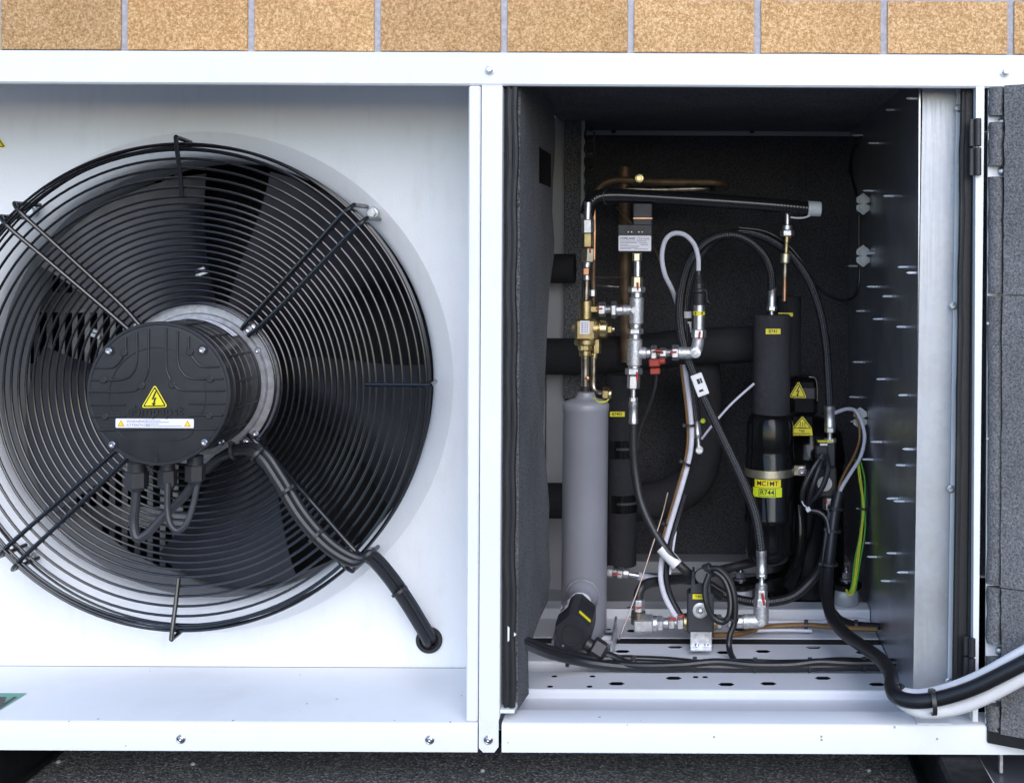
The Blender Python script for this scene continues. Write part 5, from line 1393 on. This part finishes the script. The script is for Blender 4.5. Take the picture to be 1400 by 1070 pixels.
# --- thick supply cable: down past the compressor, out over the sill and away to the right
tc = thing('sheathed_supply_cable', 'thick black and white cables leaving over the sill past the open door', 'cable', P(1225, 955, -.01))
cable('sheath', [(1147, 672, .44), (1141, 700, .43), (1136, 740, .41), (1132, 780, .385), (1131, 815, .35), (1138, 845, .30), (1158, 868, .24), (1184, 886, .17), (1206, 903, .10), (1218, 922, .045), (1219, 940, .012), (1226, 952, -.014), (1250, 958, -.03), (1285, 954, -.04), (1330, 940, -.055), (1380, 916, -.07), (1450, 880, -.09), (1520, 845, -.12)], 9.2, 'cable_black', tc, 12, 18)
cable('white_cable', [(1226, 950, .006), (1240, 962, -.012), (1262, 971, -.022), (1300, 968, -.03), (1340, 955, -.043), (1385, 932, -.058), (1450, 896, -.08), (1520, 860, -.11)], 10.5, 'cable_light', tc, 12, 18)
cable('white_cable', [(1222, 938, .02), (1236, 947, .008), (1262, 949, -.006), (1300, 940, -.022), (1345, 921, -.04), (1400, 890, -.06), (1460, 858, -.08)], 8.0, 'cable_light', tc, 12, 18)
cable('side_cable', [(1134, 700, .425), (1129, 740, .41), (1125, 780, .39), (1125, 810, .36), (1134, 842, .31), (1154, 867, .25)], 4.4, 'cable_black', tc)
ring_tie(tc, 1275, 959, -.036, 17.5, 5, 6); ring_tie(tc, 1224, 945, .004, 13, -45, 3.5)
ring_tie(tc, 1133, 770, .39, 12, 85, 3.5); ring_tie(tc, 1139, 724, .42, 11, 80, 3.5); ring_tie(tc, 1142, 694, .432, 10, 80, 4, False)
# --- wires at the right wall
def wire(name, label, seq, r, mat, cat='wire', group=None, n=10):
    o = cable(name, seq, r, mat, None, n)
    return tag(o, label, cat, group)
ww = thing('wall_wire_pair', 'white and brown wires looping off the galvanised wall into black sheath', 'wire', P(1146, 675, .45))
cable('white_wire', [(1142, 564, .47), (1158, 559, .49), (1170, 562, .50), (1179, 580, .50), (1182, 600, .495), (1176, 625, .48), (1162, 648, .465), (1150, 668, .45), (1147, 682, .445)], 2.6, 'cable_white', ww)
cable('brown_wire', [(1168, 563, .50), (1174, 578, .503), (1175, 600, .50), (1168, 622, .485), (1157, 642, .47), (1148, 662, .455), (1146, 680, .445)], 1.8, 'cable_brown', ww)
cable('black_wire', [(1172, 620, .49), (1160, 645, .47), (1150, 668, .455)], 1.6, 'cable_black', ww)
ring_tie(ww, 1170, 630, .483, 6, -60, 3)
ew = thing('earth_wire_bundle', 'green and yellow earth wires hanging down to the compressor foot', 'wire', P(1164, 812, .47))
for i, (ox, m_) in enumerate(((-2.6, 'wire_green'), (1.4, 'wire_yellow'), (3.6, 'wire_green'), (-.6, 'wire_yellow'))):
    sgn = (1, -1, 1, -1)[i]
    cable('earth_wire', [(1172 + ox, 628, .482), (1177 + ox + 1.5 * sgn, 655, .48), (1180 + ox * .6, 692, .478), (1178 + ox + sgn, 725, .475), (1172 + ox * 1.2, 765, .47), (1167 + ox, 800, .467), (1163 + ox * 1.6, 810, .462)], 1.15, m_, ew)
cable('black_core', [(1176, 632, .487), (1184, 665, .485), (1185, 700, .482), (1180, 745, .478), (1172, 790, .472)], 1.8, 'cable_black', ew)
cable('wire_end', [(1157, 806, .462), (1160, 812, .455), (1165, 812, .455), (1168, 806, .46)], 1.5, 'wire_yellow', ew)
ring_tie(ew, 1181, 695, .478, 5, 85, 3)
# white clips holding the thin black cable
for i, (px, py, lb) in enumerate(((1184, 279, 'upper white cable clip on the galvanised wall'), (1184, 350, 'middle white cable clip on the galvanised wall'), (1180, 571, 'lowest white cable clip on the galvanised wall'))):
    q = PX(px + 5, py, XW); kc = K(q.y)
    M_ = Matrix.Translation(Vector((XW - 9.5 * kc, q.y, q.z))) @ Matrix.Rotation(math.radians(90), 4, 'X') @ Matrix.Rotation(math.radians(90), 4, 'Z')
    b_ = B()
    hh = 15 * kc; wv = 9 * kc
    dia = [(-hh, 0), (-hh * .55, -wv), (-hh * .15, -wv), (0, -wv * .45), (hh * .15, -wv), (hh * .55, -wv), (hh, 0), (hh * .55, wv), (hh * .15, wv), (0, wv * .45), (-hh * .15, wv), (-hh * .55, wv)]
    b_.prism(dia, 0, .005, M_); b_.prism([(x * .8, y * .55) for x, y in dia], .005, .012, M_); b_.fix = True
    tag(b_.out('cable_clip', 'white_nylon', None, 30), lb, 'clip', 'white clips on the side panel')
wire('thin_black_cable', 'thin black cable clipped to the galvanised wall and sagging left', [(1178, 186, .60), (1167, 205, .60), (1163, 232, .58), (1170, 262, .54), (1174, 285, .53), (1174, 330, .53), (1175, 375, .53), (1170, 402, .52), (1155, 411, .50), (1135, 405, .48), (1115, 388, .465), (1098, 360, .455), (1075, 333, .452), (1045, 316, .45), (1010, 311, .448)], 2.1, 'cable_black', 'cable')
# --- white and brown lead dropping through the middle
ml = thing('sensor_lead_pair', 'white and brown leads dropping from the tees to the front solenoid', 'cable', P(930, 845, .33))
base = [(936, 498, .40), (940, 530, .40), (944, 565, .40), (945.5, 600, .40), (941, 632, .40), (929, 675, .395), (917, 715, .39), (907, 752, .375), (903, 785, .36), (908, 812, .345), (920, 836, .335), (928, 846, .33)]
cable('white_lead', base, 3.6, 'cable_white', ml)
cable('brown_lead', [(x - 4.5, y, d + .004) for x, y, d in base[:8]], 2.6, 'cable_brown', ml)
cable('black_lead', [(x + 8 + (4 if i > 8 else 0), y, d + .004) for i, (x, y, d) in enumerate(base[5:])], 3.8, 'cable_black', ml)
cable('thin_lead', [(931, 690, .40), (924, 725, .39), (919, 760, .37), (916, 785, .36)], 1.6, 'cable_white', ml)
for px, py, an in ((942.5, 581, 88), (938, 633, 65), (914, 717, 72)):
    ring_tie(ml, px, py, .397, 7, an, 3.5)
wire('white_signal_wire', 'thin white wire slanting up to the foam sleeve of the accumulator', [(959, 600, .43), (975, 580, .43), (1000, 552, .43), (1031, 524, .43)], 1.7, 'cable_white')
B().lathe(P(961, 575, .41), AX, [(0, .0042), (.004, .0035)], 10).out('lead_plug', 'lime_sticker', ml)
wire('capillary_line', 'thin bare copper capillary line slanting down beside the receiver', [(913, 673, .36), (905, 705, .355), (893, 742, .345), (874, 800, .325), (852, 858, .30), (846, 874, .29)], 1.0, 'pale_copper', 'pipe', n=4)
fl = thing('floor_lead_bundle', 'brown and white leads lying along the floor behind the right elbow', 'cable', P(1100, 857, .37))
cable('brown_lead', [(975, 868, .335), (1010, 866, .36), (1050, 857, .40), (1100, 854, .40), (1150, 858, .38), (1200, 860, .36)], 3.6, 'cable_brown', fl)
cable('white_lead', [(1040, 850, .42), (1080, 850, .42), (1120, 850, .42), (1150, 846, .42), (1185, 848, .42)], 2.8, 'cable_white', fl)
cable('black_lead', [(1140, 836, .42), (1150, 846, .41), (1170, 853, .39), (1205, 856, .37)], 4.4, 'cable_black', fl)
cable('white_lead', [(1030, 862, .385), (1070, 861, .39), (1110, 862, .39)], 2.2, 'cable_white', fl)
for px, py, d in ((1102, 855, .398), (1170, 855, .385)): ring_tie(fl, px, py, d, 6.5, 0, 4)

# --- cable harness in the trough between the first two channels
hs = thing('floor_cable_harness', 'black cable harness with zip ties lying in the floor trough', 'cable', P(960, 908, .22))
H = [([(700, 872, .06), (718, 880, .09), (750, 893, .16), (790, 903, .20), (840, 910, .215), (900, 913, .22), (960, 911, .22), (1030, 912, .222), (1100, 911, .222), (1170, 910, .222), (1225, 911, .222)], 6.4),
     ([(700, 866, .07), (722, 876, .11), (760, 889, .18), (810, 899, .225), (860, 900, .235), (910, 902, .24), (960, 906, .24), (1020, 905, .24), (1090, 907, .24), (1150, 903, .24), (1225, 907, .24)], 5.2),
     ([(830, 906, .22), (880, 909, .213), (930, 908, .212), (980, 904, .216), (1030, 908, .212), (1080, 908, .212), (1120, 904, .214), (1170, 906, .214), (1225, 905, .214)], 4.6),
     ([(870, 904, .23), (930, 906, .235), (1000, 909, .23), (1060, 905, .235), (1225, 903, .235)], 3.6)]
for sq, r_ in H: cable('cable', sq, r_, 'cable_black', hs)
for px, py in ((776, 901), (867, 907), (950, 908), (1032, 909), (1107, 909), (1181, 908)):
    ring_tie(hs, px, py, .222, 9.5, 0, 4.2)

# --- spare black cable coiled at the top left, behind the corrugated hose
cc = thing('coiled_black_cable', 'thin black cable coiled behind the grey flange above the brass valve', 'cable', P(804, 262, .55))
pts = []
for i in range(60):
    t_ = i / 59
    pts.append(P(805 + 5.5 * math.sin(i * .55), 172 + 92 * t_ + 6 * math.cos(i * .55), .55 + .004 * math.sin(i * .3)))
B().tube(smooth(pts, 3), .0018, 8).out('coil', 'cable_black', cc)
cable('tail', [(812, 180, .56), (813, 215, .56), (811, 262, .55)], 1.4, 'cable_black', cc)
